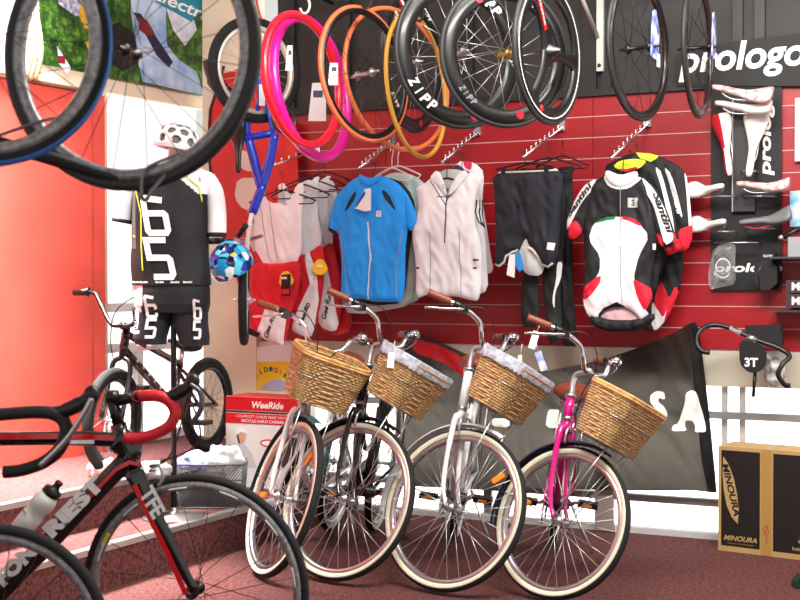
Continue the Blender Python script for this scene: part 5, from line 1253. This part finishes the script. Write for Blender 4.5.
for z, k in ((h_, 1), (h_*.5, .95), (.004, .9)): m.tube([(-w_/2*k, -d_/2*k, z), (w_/2*k, -d_/2*k, z), (w_/2*k, d_/2*k, z), (-w_/2*k, d_/2*k, z)], .004, wm, 6, closed=True)
m.build('rim_wire', e)
m = MB(); m.box((0, 0, .05), (w_*.82, d_*.82, .09), M('dark bundle', (70, 72, 78), .7), bev=.01); m.build('lining', e)
def bag(loc, sz, mt, lab, seed, name='plastic_bag'):
    m = MB(); m.ell((0, 0, 0), sz, mt, 40, 26); 
    for i, v in enumerate(m.v):
        n = noise.noise(v*18 + Vector((seed, 0, 0)))*.35 + noise.noise(v*40+Vector((seed, 3, 0)))*.16; m.v[i] = Vector((v.x*(1+n), v.y*(1+n), max(-sz[2]*.8, v.z*(1+n))))
    o = m.build(name); o.matrix_world = Matrix.Translation(loc); return tag(o, lab, 'bag', 'plastic bags by the wire basket')
pl = M('translucent white plastic', (225, 228, 230), .3, coat=.3); pb_ = M('blue white plastic', (60, 120, 206), .35, col2=(226, 232, 240), vscale=14)
B0 = bX.translation
bag(B0+Vector((.06, 0, .235)), (.10, .085, .075), pl, 'white plastic bag on top of the wire basket', 2)
bag(B0+Vector((-.09, -.01, .225)), (.075, .075, .05), pb_, 'blue and white plastic bag lying left on the wire basket', 5)
Yq = (1.32-H2)*F/(477-283)
for (x, y, sx, sz, mt, lab, sd) in ((108, 468, .09, .05, pl, 'white crumpled bag on the upper step under the stunt bike front wheel', 7), (150, 470, .10, .045, M('grey crumpled plastic', (150, 152, 154), .5, var=.3, vscale=20), 'grey crumpled bag on the upper step beside the dress form pole', 8)):
    Yq = (1.32-H2-sz*.8)*F/(y+4-283); p = at(x, y, Yq+.1); p.z = H2+sz*.8+.002; bag(p, (sx, .07, sz), mt, lab, sd)

# ================================================================== RIGHT SIDE
e = empty('wall_sign', WM, 'black sign with large white prologo lettering on the dark upper wall', 'sign')
B = .03; m = MB(); wflat(m, [(676, 55), (700, 46), (800, 33), (830, 34), (830, 86), (676, 86)], blackmat, 0, B); m.build('backing', e)
m = MB(); (xa, za), (xb, zb) = wl(679, 69, B), wl(806, 54, B); text(m, 'prologo', (xa+xb)/2, (za+zb)/2+.01, .19, ltr, width=xb-xa, rot=math.atan2(0, 1), y=-B-.006, shear=.18, bold=.025); m.build('lettering', e)
e = empty('saddle_display', WM, 'tall black saddle display board with white vertical lettering on the red wall', 'display board')
B = .02; m = MB(); wflat(m, [(711, 80), (782, 73), (782, 290), (711, 290)], blackmat, 0, B); m.build('board', e)
m = MB(); x, z = wl(767, 138, B); text(m, 'prologo', x, z+.025, .075, ltr, width=.43, rot=PI/2, y=-B-.006, shear=.15, bold=.03); m.build('side_lettering', e)
m = MB(); x, z = wl(748, 269, B); text(m, 'prologo', x, z, .06, ltr, width=.34, y=-B-.006, shear=.15, bold=.03); m.build('lower_lettering', e)
m = MB(); xa, za = wl(734, 101, B); xb, zb = wl(734, 212, B); m.box((xa+.055, -B-.018, (za+zb)/2), (.11, .03, za-zb), M('dark grey panel', (44, 40, 42), .5)); m.box((xa, -B-.02, (za+zb)/2), (.006, .036, za-zb), alu); m.build('centre_panel', e)
for x0, x1, y in ((738, 756, 102), (742, 757, 172), (700, 736, 197), (700, 736, 232), (745, 775, 197), (745, 775, 229), (716, 760, 243)):
    a = wl(x0, y, B+.04); b = wl(x1, y, B+.04); m = MB(); m.tube([(a[0], -B-.002, a[1]), (a[0], -.12, a[1]), (b[0], -.12, b[1]), (b[0], -B-.002, b[1])], .004, alu, 6); m.build('support_wire', e)
sred = M('saddle red', (190, 24, 40), .4); swh = M('saddle white', (232, 228, 222), .4); sgr = M('saddle grey', (110, 110, 112), .45); sblk = M('saddle black', (14, 14, 15), .4); srw = M('white saddle with red flecks', (234, 230, 226), .4, col2=(222, 120, 124), vscale=38)
def saddle(px, py, d, xd, zd, m1, m2, lab, L=.27, W=.135, rail=alu):
    x, z = wl(px, py, d); X = WM @ Matrix.Translation((x, -d, z)) @ orient((0, 0, 0), xd, zd)
    e = empty('bicycle_saddle', X, lab, 'saddle', 'saddles on the display board')
    m = MB(); saddle_mesh(m, m1, L, W, .05, None, m2); m.build('cover', e)
    for s in (-1, 1): m = MB(); m.tube(bez([(.10, s*.008, -.012), (.05, s*.02, -.035), (-.04, s*.022, -.035), (-.09, s*.03, -.014)], 4), .0035, rail, 6); m.build('rail', e)
saddle(742, 91, .20, (-1, 0, .14), (0, -.8, 1), srw, None, 'white saddle with red markings, topmost on the display board', L=.29)
saddle(743, 105, .16, (-1, 0, .06), (0, -.5, 1), swh, sblk, 'white and black saddle just under the topmost one', L=.27)
saddle(725, 145, .12, (.18, -.1, -1), (-.1, -1, 0), swh, sred, 'narrow white and red saddle standing nose down left of the centre panel', L=.32, W=.11)
saddle(753, 144, .12, (-.10, -.1, -1), (0, -1, 0), swh, None, 'white saddle standing nose down in front of the centre panel', L=.33)
saddle(706, 188, .14, (1, -.5, -.05), (0, -.9, .8), swh, None, 'white saddle on the upper left wire, above the plain one', L=.22, W=.12)
saddle(708, 223, .14, (1, -.5, -.05), (0, -.9, .8), swh, None, 'plain cream white saddle on the lower left wire', L=.22, W=.12)
saddle(763, 184, .15, (-1, 0, -.04), (0, -.35, 1), srw, None, 'white saddle with pink red flecks on the upper right wire', L=.25)
saddle(765, 218, .15, (-1, 0, -.26), (.0, -.6, 1), sgr, None, 'grey saddle with red rails on the lower right wire', rail=sred, L=.25)
# plastic bag with cable, saddle bag
cl = bpy.data.materials.new('clear bag'); cl.use_nodes = True; nt = cl.node_tree; b_ = nt.nodes['Principled BSDF']; b_.inputs['Base Color'].default_value = (.75, .75, .75, 1); b_.inputs['Roughness'].default_value = .15; b_.inputs['Alpha'].default_value = .16; b_.inputs['Specular IOR Level'].default_value = 1
G = Gar('plastic_bag', 'clear plastic bag holding a coiled black cable beside the display board', 'bag', .09, (722, 266))
G.shape('bag', [(714, 246), (736, 242), (735, 262), (736, 284), (722, 287), (709, 290), (708, 270)], cl, th=.03, wr=.03, seed=5, wf=30)
x, z = wl(723, 267, .09); m = MB(); 
for k in range(3): m.torus(.048+.006*k, .0035, black if k else white, 36, 6, X=Matrix.Translation((0, .0, -.006+.012*k)) @ Matrix.Diagonal((.75, 1, 1, 1)))
m.build('cable_coil', G.e, Matrix.Translation((wl(723, 267, .09)[0]-G.x0, 0, z-G.z0)))
x, z = wl(767, 273, .09); X = WM @ Matrix.Translation((x, -.09, z)); e = empty('saddle_bag', X, 'black saddle bag with white print hanging below the right saddles', 'bag')
m = MB(); m.box((0, .0, -.01), (.11, .10, .15), blackmat, bev=.035); m.build('pouch', e); m = MB(); m.box((.005, -.01, .085), (.08, .07, .06), black, bev=.02); m.build('mount', e); m = MB(); text(m, 'tune', .01, .085, .014, ltr, y=-.048); m.tube([(-.03, -.052, -.07), (-.035, -.052, 0), (-.02, -.052, .04)], .0025, steel, 6); m.build('trim', e)
# right edge: packets and boxes on the slat wall
def wbox(name, x0, y0, x1, y1, d, dep, m_, lab, cat, group=None, txt=None, txm=None, th_=None):
    (a, b), (c, f_) = wl(x0, y0, d), wl(x1, y1, d); e = empty(name, WM @ Matrix.Translation((a, -d, f_)), lab, cat, group)
    m = MB(); m.box(((c-a)/2, dep/2, (b-f_)/2), (c-a, dep, b-f_), m_); m.build('carton', e)
    if txt: m = MB(); text(m, txt, (c-a)*.5, (b-f_)*.5, th_, txm, y=-.002, bold=.03); m.build('print', e)
    return e
wbox('parts_box', 788, 237, 830, 257, .16, .14, alu, 'silver box on a wall shelf at the right picture edge', 'box')
wbox('parts_box', 786, 280, 836, 293, .16, .14, M('dark brown card', (60, 40, 44), .5), 'upper dark box with white print at the right picture edge', 'box', None, 'Minoura', ltr, .04)
wbox('parts_box', 786, 294, 836, 308, .16, .14, M('dark brown card', (60, 40, 44), .5), 'lower dark box with white print at the right picture edge', 'box', None, 'Minoura', ltr, .04)
wbox('parts_packet', 790, 191, 820, 226, .06, .02, M('blue packet', (60, 160, 206), .4, col2=(230, 236, 240), vscale=12), 'blue and white packet hanging at the right picture edge', 'packet')
wbox('wall_card', 795, 98, 830, 160, .03, .01, M('white red card', (226, 190, 196), .5), 'white and red card cut off by the right picture edge', 'card')
m = MB(); x, z = wl(792, 232, .1); m.tube([(x-.04, -.16, z-.03), (x+.08, -.10, z+.04)], .012, black, 8); m.ell((x-.045, -.16, z-.03), (.016, .016, .016), alu, 12, 8); o = m.build('hand_pump'); o.matrix_world = WM; tag(o, 'small black pump with a metal tip at the right picture edge', 'pump')
for k in range(2):
    x, z = wl(788, 256+52*k, .0); m = MB(); m.box((x+.15, -.10, z-.012+(.0 if k else 0)), (.42, .19, .01), steel); o = m.build('wall_shelf'); o.matrix_world = WM; tag(o, ['thin steel shelf under the silver box', 'thin steel shelf under the two dark boxes'][k], 'shelf', 'steel shelves at the right edge')

# 3T handlebar with card
e = empty('handlebar_display', WM @ Matrix.Translation((wl(752, 345, .25)[0], -.25, wl(752, 345, .25)[1])), 'black racing handlebar with a 3T card hung on the wall above the cardboard box', 'handlebar')
x0, z0 = wl(752, 345, .25); q = lambda x, y, dy=0: (wl(x, y, .25)[0]-x0, dy, wl(x, y, .25)[1]-z0)
m = MB(); m.tube(bez([q(712, 352, -.06), q(704, 350, -.07), q(699, 341, -.06), q(702, 330, -.04), q(714, 325, -.0), q(730, 328, 0), q(745, 335, 0), q(753, 339, 0), q(770, 345, 0), q(784, 351, 0), q(790, 357, -.02), q(784, 364, -.05), q(780, 374, -.06), q(786, 384, -.05), q(791, 385, -.04)], 5), .0125, black, 12); m.build('drop_bar', e)
m = MB(); m.tube([q(730, 328, 0), q(741, 333, 0)], .0130, M('grey marks', (170, 170, 172), .4), 12); m.tube([q(747, 336.5, 0), q(756, 340.5, 0)], .017, alu, 12); m.tube([q(752, 339, 0), (q(752, 339)[0], .235, q(752, 339)[2])], .012, black, 10); m.build('clamp', e)
m = MB(); P = [q(x, y) for x, y in smoothpoly([(740, 337), (766, 346), (768, 362), (762, 371), (750, 373), (740, 364)], 2)]; m.prism([(a[0], a[2]) for a in P], -.022, -.018, blackmat); text(m, '3T', q(752, 362)[0], q(752, 362)[2], .045, ltr, y=-.025, bold=.04); m.build('card', e)
m = MB(); P = [q(x, y) for x, y in [(744, 326), (780, 325), (782, 346), (774, 346), (745, 334)]]; m.prism([(a[0], a[2]) for a in P], .02, .10, blackmat); m.build('stem_box', e)
m = MB(); m.tube([q(755, 371, .01), q(753, 397, .01)], .009, black, 8, flat=1.3); m.build('stem_strap', e)
G = Gar('hanging_cloth', 'crumpled grey patterned cloth hanging under the 3T handlebar', 'cloth', .17, (773, 368))
G.shape('cloth', [(765, 352), (778, 353), (784, 362), (787, 386), (776, 388), (766, 384), (763, 368)], M('grey patterned cloth', (120, 116, 120), .7, col2=(226, 222, 214), vscale=30), th=.03, wr=.02, seed=5, wf=30)

# dark flag with white letters
flagm = M('dark translucent cloth', (46, 43, 40), .9, trans=.6, var=.15, vscale=30); blkflag = M('black cloth fold', (16, 15, 15), .9)
_fb = [n for n in flagm.node_tree.nodes if n.type == 'BSDF_TRANSLUCENT'][0]; _fb.inputs[0].default_value = (*lin((104, 98, 90)), 1)
lt2 = M('white cloth letter', (238, 236, 230), .8, trans=.5); redfl = M('red cloth band', (196, 22, 34), .8, trans=.2)
G = Gar('flag', 'dark cloth flag with white letters S and A draped below the red wall', 'flag', .075, (600, 400))
P = [(690, 323), (697, 322), (702, 350), (709, 410), (717, 492), (716, 493), (690, 490), (660, 491), (600, 490), (520, 488), (440, 488), (404, 486), (402, 420), (404, 334), (420, 336), (440, 342), (473, 357), (500, 368), (541, 372), (575, 366), (608, 358), (640, 347), (668, 336)]
A_sh = [(672, 431), (674, 425), (679, 424), (684, 404), (678, 397), (684, 391), (694, 391), (698, 402), (704, 424), (709, 431), (696, 432), (695, 424), (694, 419), (688, 419), (687, 425), (686, 432)]
Ap = [(672, 431), (673, 425), (678, 424), (686, 402), (686, 393), (691, 390), (697, 392), (701, 408), (706, 428), (706, 432), (695, 432), (696, 426), (693, 420), (686, 420), (685, 426), (687, 431)]
Sp = [(665, 400), (664, 392), (656, 391), (650, 395), (650, 402), (655, 408), (660, 413), (658, 418), (652, 418), (648, 414), (646, 424), (656, 425), (665, 422), (668, 414), (665, 407), (658, 402), (658, 398)]
G.shape('cloth', P, flagm, back=False, th=.004, wr=.03, seed=33, fall=.03, wf=5, step=.02, regions=[([(687, 318), (699, 318), (722, 497), (706, 497)], blkflag), (Ap, lt2), (Sp, lt2), ([(547, 413), (549, 409), (562, 410), (561, 428), (545, 428)], lt2), ([(492, 418), (508, 419), (508, 428), (492, 426)], lt2), ([(412, 338), (436, 343), (462, 356), (474, 372), (466, 378), (440, 360), (414, 352)], redfl)], rsmooth=1)
# hand-sized product tags on the city bikes
for (x, y, Yt, lab, mt, h_, rr) in ((534, 340, 5.75, 'white card tag on the silver white bike next to its bell', tagw, 18, .3), (541, 361, 5.7, 'blue and white card tag under the bell of the silver white bike', M('blue white card', (20, 100, 200), .5, col2=(236, 238, 240), vscale=16), 20, -.35), (520, 362, 5.7, 'small white string tag left of the blue and white card', tagw, 14, 0), (391, 360, 5.5, 'white price tag on the black bike stem', tagw, 16, .1)):
    c = at(x, y, Yt); s_ = Yt/F; w_ = 7 if h_ > 15 else 4; m = MB(); m.prism([(-w_*s_/2, h_*s_/2), (w_*s_/2, h_*s_/2), (w_*s_/2, -h_*s_/2), (-w_*s_/2, -h_*s_/2)], -.001, .001, mt); m.tube([(0, 0, h_*s_/2), (.01, 0, h_*s_/2+.05)], .0015, tagw, 4); o = m.build('price_tag'); o.matrix_world = Matrix.Translation(c) @ Matrix.Rotation(rr, 4, 'Y'); tag(o, lab, 'tag', 'card tags on the city bikes')

# MINOURA carton
Yc = 1.32*F/(551-283); p = at(718, 551, Yc); p.z = .001; CX = Matrix.Translation(p) @ Matrix.Rotation(math.atan2(-.225, .333), 4, 'Z'); hh = .515
e = empty('cardboard_box', CX, 'large kraft carton with black panels and MINOURA print by the window', 'box')
m = MB(); m.box((.44, .11, hh/2), (.88, .22, hh), kraft); m.build('carton', e)
m = MB(); bk = M('carton black print', (26, 22, 20), .5); m.box((.112, -.0005, hh/2+.005), (.192, .001, hh-.045), bk); m.box((.385, -.0005, hh/2+.005), (.225, .001, hh-.045), bk); m.box((.68, -.0005, hh/2), (.30, .001, hh-.045), bk); m.build('black_panel', e)
m = MB(); m.box((.24, -.0012, hh/2), (.05, .001, hh-.002), M('packing tape', (176, 138, 76), .3)); m.box((.24, .11, hh+.0006), (.05, .22, .001), M('packing tape', (176, 138, 76), .3)); m.build('tape', e)
m = MB(); bl_ = [(.026, hh-.05), (.052, hh-.085), (.078, hh-.15), (.096, hh-.23), (.104, hh-.31), (.100, hh-.375), (.070, hh-.345), (.044, hh-.29), (.028, hh-.21), (.022, hh-.13)]
m.prism(bl_, -.002, -.001, kraft); text(m, 'MINOURA', .066, hh-.21, .034, bk, width=.26, rot=R(-76), y=-.003, bold=.03, shear=.15)
text(m, 'MINOURA', .112, .068, .026, kraft, width=.165, y=-.0022, bold=.03, shear=.3); text(m, 'www.minoura.jp', .112, .042, .008, kraft, width=.13, y=-.0022)
m.prism([(.40, .10), (.43, .22), (.47, .34), (.44, .16)], -.002, -.001, kraft); text(m, 'Bicycle', .42, .085, .018, kraft, y=-.0022, bold=.02); text(m, 'Indoor', .40, .052, .018, kraft, y=-.0022, bold=.02); m.build('lettering', e)
m = MB(); rm = M('red marker', (180, 40, 36), .6)
for P in ([(.226, .13), (.24, .15), (.252, .12), (.24, .09), (.226, .13)], [(.23, .10), (.25, .15)], [(.24, .09), (.242, .06), (.25, .085)]): ribbon(m, P, .0035, rm, y=-.0022)
m.build('marker_scribble', e)

# ================================================================== FOREGROUND ROAD BIKES
def rb(X0, Y0):
    pass
YF = 1.32*F/(707-283)
org = at(195, 590, YF); FX = Matrix.Translation(org)
def fp(x, y, dy=0): p = at(x, y, YF+dy); return p - org
glossred = M('gloss red stripe', (206, 18, 26), .2, coat=.7); carb = M('gloss carbon frame', (12, 12, 14), .22, coat=.7); tape_r = M('red bar tape', (206, 26, 40), .55, bump=.4, bscale=60, var=.12, vscale=20); tape_b = M('black bar tape', (16, 15, 15), .6, bump=.3, bscale=60)
e = empty('road_bicycle', FX, 'black and red racing bike with large white lettering and red bar tape', 'bicycle')
rF = 117*YF/F
fwp = bpy.data.objects.new('front_wheel', None); C.objects.link(fwp); fwp.parent = e; fwp.matrix_local = Matrix.Rotation(R(-8), 4, 'Z')
def yellowmark(m, ri):
    m.torus(ri, 0, M('yellow mark', (222, 206, 30), .4), 10, a0=R(148), a1=R(156), prof=[(-.004, -.0142), (-.016, -.0142), (-.016, -.012), (-.004, -.012)])
    for a in range(12): m.torus(ri, 0, ltr, 6, a0=R(a*30+4), a1=R(a*30+15), prof=[(-.010, -.0142), (-.015, -.0142), (-.015, -.012), (-.010, -.012)])
wheel_parts(fwp, rF, .0145, rubber, brk, n=20, spk=spokeb, hub=black, rimdepth=.020, rimw=.0135, spr=.0013, extra=yellowmark, hubw=.055)
def blade(mb, P, W_, T_, m_, n=14):
    """tube with elliptical section, wide in the XZ plane"""
    pts = bez(P, 5); L = len(pts); ws = [W_[0]+(W_[1]-W_[0])*i/(L-1) for i in range(L)]
    vs = []; fs = []
    for i, p in enumerate(pts):
        a = pts[max(0, i-1)]; b = pts[min(L-1, i+1)]; t = (b-a).normalized(); u = t.cross(Vector((0, 1, 0))).normalized()
        for j in range(n):
            q = 2*PI*j/n; vs.append(p + u*math.cos(q)*ws[i] + Vector((0, 1, 0))*math.sin(q)*T_)
    for i in range(L-1):
        for j in range(n): fs.append((i*n+j, i*n+(j+1) % n, (i+1)*n+(j+1) % n, (i+1)*n+j))
    fs += [tuple(range(n-1, -1, -1)), tuple(range((L-1)*n, L*n))]
    mb.add(vs, fs, m_, True)
m = MB()
for dy in (-.05, .05): blade(m, [fp(133, 470, dy*.7), fp(150, 505, dy), fp(172, 548, dy*1.05), fp(195, 592, dy)], (.032, .013), .011, carb)
m.tube([fp(124, 440), fp(136, 472)], .026, carb, 14); fo = m.build('fork', e)
m = MB()
for s in (-1,): 
    P = [fp(137, 482, -.058), fp(150, 512, -.066), fp(168, 548, -.067), fp(188, 592, -.063)]; ribbon(m, [(p.x-.006, p.z-.006) for p in bez(P, 4)], .016, glossred, y=0, yfun=lambda x, z: -.068)
x = fp(157, 498); text(m, 'TFE', x.x+.0, x.z, .05, ltr, width=.10, rot=R(-62), y=-.071, bold=.04, shear=-.2); m.build('decal', fo)
m = MB(); blade(m, [fp(128, 458), fp(60, 530), fp(-30, 622)], (.030, .034), .026, carb); m.build('down_tube', e)
m = MB(); blade(m, [fp(122, 440), fp(60, 438), fp(-60, 440)], (.024, .022), .02, carb); tt = m.build('top_tube', e)
m = MB(); P = [(fp(x_, y_).x, fp(x_, y_).z) for x_, y_ in ((116, 437), (60, 435), (-50, 437))]; ribbon(m, P, .018, glossred, y=-.0215); P = [(fp(x_, y_).x, fp(x_, y_).z) for x_, y_ in ((96, 441), (70, 441))]; ribbon(m, P, .012, ltr, y=-.0235); m.build('stripe', tt)
m = MB(); m.tube([fp(118, 424), fp(126, 455)], .026, carb, 16); blade(m, [fp(120, 438), fp(130, 450), fp(128, 462)], (.05, .03), .026, carb); hdq = m.build('head_tube', e)
m = MB(); P = [(fp(x_, y_).x, fp(x_, y_).z) for x_, y_ in ((142, 463), (131, 461), (118, 468), (95, 492), (70, 518))]; ribbon(m, P, .012, glossred, y=-.0285); m.build('stripe', hdq)
m = MB(); a = fp(105, 476); c = fp(-2, 583)
def along(t): return (a.x+(c.x-a.x)*t, a.z+(c.z-a.z)*t)
text(m, 'RIEST', *along(.27), .05, ltr, width=.235, rot=R(45), y=-.029, bold=.07); text(m, 'FON', *along(.81), .05, ltr, width=.150, rot=R(45), y=-.030, bold=.07); m.build('frame_lettering', e)
m = MB(); m.tube([fp(112, 400), fp(119, 426)], .019, black, 14); m.tube([fp(107, 397), fp(118, 397)], .022, black, 12); m.tube([fp(112, 402), fp(138, 396)], .018, black, 14)
m.tube([fp(137, 397, -.04), fp(137, 397, .04)], .021, black, 14)
st_ = m.build('stem', e)
def dropbar(e, q, tapem, hoodm, lv, w_=.20, P=None, HD=None, LV=None):
    """q(px,py,dy) -> local; P traced outline of one drop"""
    m = MB(); m.tube([q(*P[0], -w_), q(*P[0], w_)], .0145, hoodm, 12); bar = m.build('handlebar', e)
    for s in (-1, 1):
        m = MB(); m.tube(bez([q(P[0][0], P[0][1], s*w_*.55), q(P[0][0]+1, P[0][1], s*w_*.9)] + [q(x, y, s*w_) for x, y in P[1:]], 6), .0172, tapem, 12); m.build('bar_tape', bar)
        m = MB(); m.tube(bez([q(x, y, s*w_) for x, y in HD], 5), [.016]*5+[.02]*5+[.017]*max(0, (len(HD)-1)*5+1-10), hoodm, 12, flat=.8); m.ell(q(*HD[-1], s*w_), (.022, .018, .024), hoodm, 14, 10); m.build('brake_hood', bar)
        m = MB(); m.tube(bez([q(x, y, s*w_+s*.01) for x, y in LV], 5), .0085, lv, 8, flat=1.6); m.build('brake_lever', bar)
# near side appears lower and further left: outline traced on the mid plane
dropbar(e, fp, tape_r, black, steel, .20, [(138, 396), (158, 396), (170, 402), (175, 413), (170, 425), (157, 433), (140, 438), (124, 438)], [(160, 397), (172, 396), (186, 388), (193, 381)], [(190, 384), (200, 392), (201, 408), (193, 422)])
m = MB(); m.tube(bez([fp(190, 388, .1), fp(172, 452, .1), fp(150, 470, .05), fp(155, 470)], 6), .003, black, 6); m.tube(bez([fp(185, 386, -.1), fp(200, 440, -.1), fp(160, 462, -.02)], 6), .003, black, 6); m.build('brake_cable', e)
m = MB()
for dy in (-.03, .03): m.tube(bez([fp(150, 466, 0), fp(160, 466, dy), fp(163, 478, dy*1.1), fp(158, 486, dy)], 4), .006, alu, 8)
m.build('front_brake', e)
# rear part outside the frame but present
rwp = bpy.data.objects.new('rear_wheel', None); C.objects.link(rwp); rwp.parent = e; rwp.matrix_local = Matrix.Translation(fp(-125, 590)); wheel_parts(rwp, rF, .0145, rubber, brk, n=20, spk=spokeb, hub=black, rimdepth=.020, rimw=.0135)
m = MB()
for dy in (-.06, .06): m.tube([fp(-30, 622, dy*.5), fp(-125, 590, dy)], .01, carb, 8); m.tube([fp(-60, 440, dy*.3), fp(-125, 590, dy)], .009, carb, 8)
m.tube([fp(-30, 622), fp(-66, 425)], .017, carb, 12); m.build('rear_triangle', e)
m = MB(); saddle_mesh(m, black, .27, .13, .04, Matrix.Translation(fp(-72, 392))); m.tube([fp(-66, 425), fp(-70, 396)], .014, black, 10); m.build('saddle', e)
# bottle
bo = fp(37, 510, -.045); ax = (fp(60, 484)-fp(22, 530)); ax.y = 0
bX2 = FX @ orient(tuple(bo), (0, 1, 0), tuple(ax))
e = empty('water_bottle', bX2, 'frosted white water bottle with a black cap on the racing bike frame', 'bottle')
btm = M('frosted white plastic', (222, 224, 216), .35, coat=.2)
m = MB(); m.lathe([(.030, -.085), (.034, -.08), (.035, -.02), (.031, -.01), (.031, .005), (.036, .015), (.036, .045), (.030, .06), (.026, .064)], btm, 32); m.build('body', e)
m = MB(); m.lathe([(.027, .062), (.030, .064), (.030, .082), (.014, .088), (.010, .10), (.013, .104), (.012, .112), (.004, .114)], black, 24); m.build('cap', e)
m = MB(); m.torus(.0362, .0012, stkblk, 30, 6, a0=R(200), a1=R(340), X=Matrix.Translation((0, 0, -.02)) @ Matrix.Rotation(PI/2, 4, 'X')); m.build('print', e)
# nearest bike at the left edge
YG = 3.48; og = at(-5, 640, YG); GX = Matrix.Translation(og)
def gp(x, y, dy=0): return at(x, y, YG+dy) - og
e = empty('road_bicycle', GX, 'racing bike with black bar tape cut off at the lower left, nearest the camera', 'bicycle')
fwp = bpy.data.objects.new('front_wheel', None); C.objects.link(fwp); fwp.parent = e
wheel_parts(fwp, 117*YG/F, .0165, rubber, brk, n=20, spk=spokeb, hub=black, rimdepth=.020, rimw=.0135)
m = MB()
for dy in (-.05, .05): blade(m, [gp(-62, 520, dy*.6), gp(-45, 555, dy), gp(-5, 642, dy)], (.028, .012), .011, carb)
m.build('fork', e)
m = MB(); m.tube([gp(-80, 470), gp(-60, 522)], .024, carb, 12); blade(m, [gp(-66, 505), gp(-150, 590), gp(-230, 668)], (.028, .03), .025, carb); blade(m, [gp(-76, 480), gp(-160, 480), gp(-260, 482)], (.02, .02), .018, carb); m.tube([gp(-230, 668), gp(-264, 470)], .016, carb, 10); m.build('frame', e)
m = MB(); m.tube([gp(-80, 470), gp(-88, 440)], .018, black, 12); m.tube([gp(-86, 440), gp(-20, 416)], .017, black, 12); m.build('stem', e)
def gq(x, y, dy=0): return gp(x, y, dy)
dropbar(e, gq, tape_b, black, M('silver lever', (190, 190, 194), .25, .9), .20, [(-8, 415), (40, 412), (60, 417), (66, 430), (60, 448), (44, 462), (22, 470), (4, 472)], [(46, 413), (66, 410), (82, 402), (92, 394)], [(92, 398), (86, 410), (66, 440), (40, 466)])
rwp = bpy.data.objects.new('rear_wheel', None); C.objects.link(rwp); rwp.parent = e; rwp.matrix_local = Matrix.Translation(gp(-330, 640)); wheel_parts(rwp, 117*YG/F, .0165, rubber, brk, n=20, spk=spokeb, hub=black, rimdepth=.024)

# small rubber foot of a stand at the lower right corner
p = at(800, 588, 5.4); p.z = .001; m = MB(); m.prism([(-.03, 0), (.10, 0), (.10, .06), (.0, .055), (-.025, .03)], -.03, .03, M('dark green rubber', (22, 44, 38), .5)); m.tube([(.04, 0, .05), (.06, 0, .30)], .012, black, 8)
o = m.build('stand_foot'); o.matrix_world = Matrix.Translation(p); tag(o, 'dark green rubber foot of a stand on the carpet in the lower right corner', 'stand')
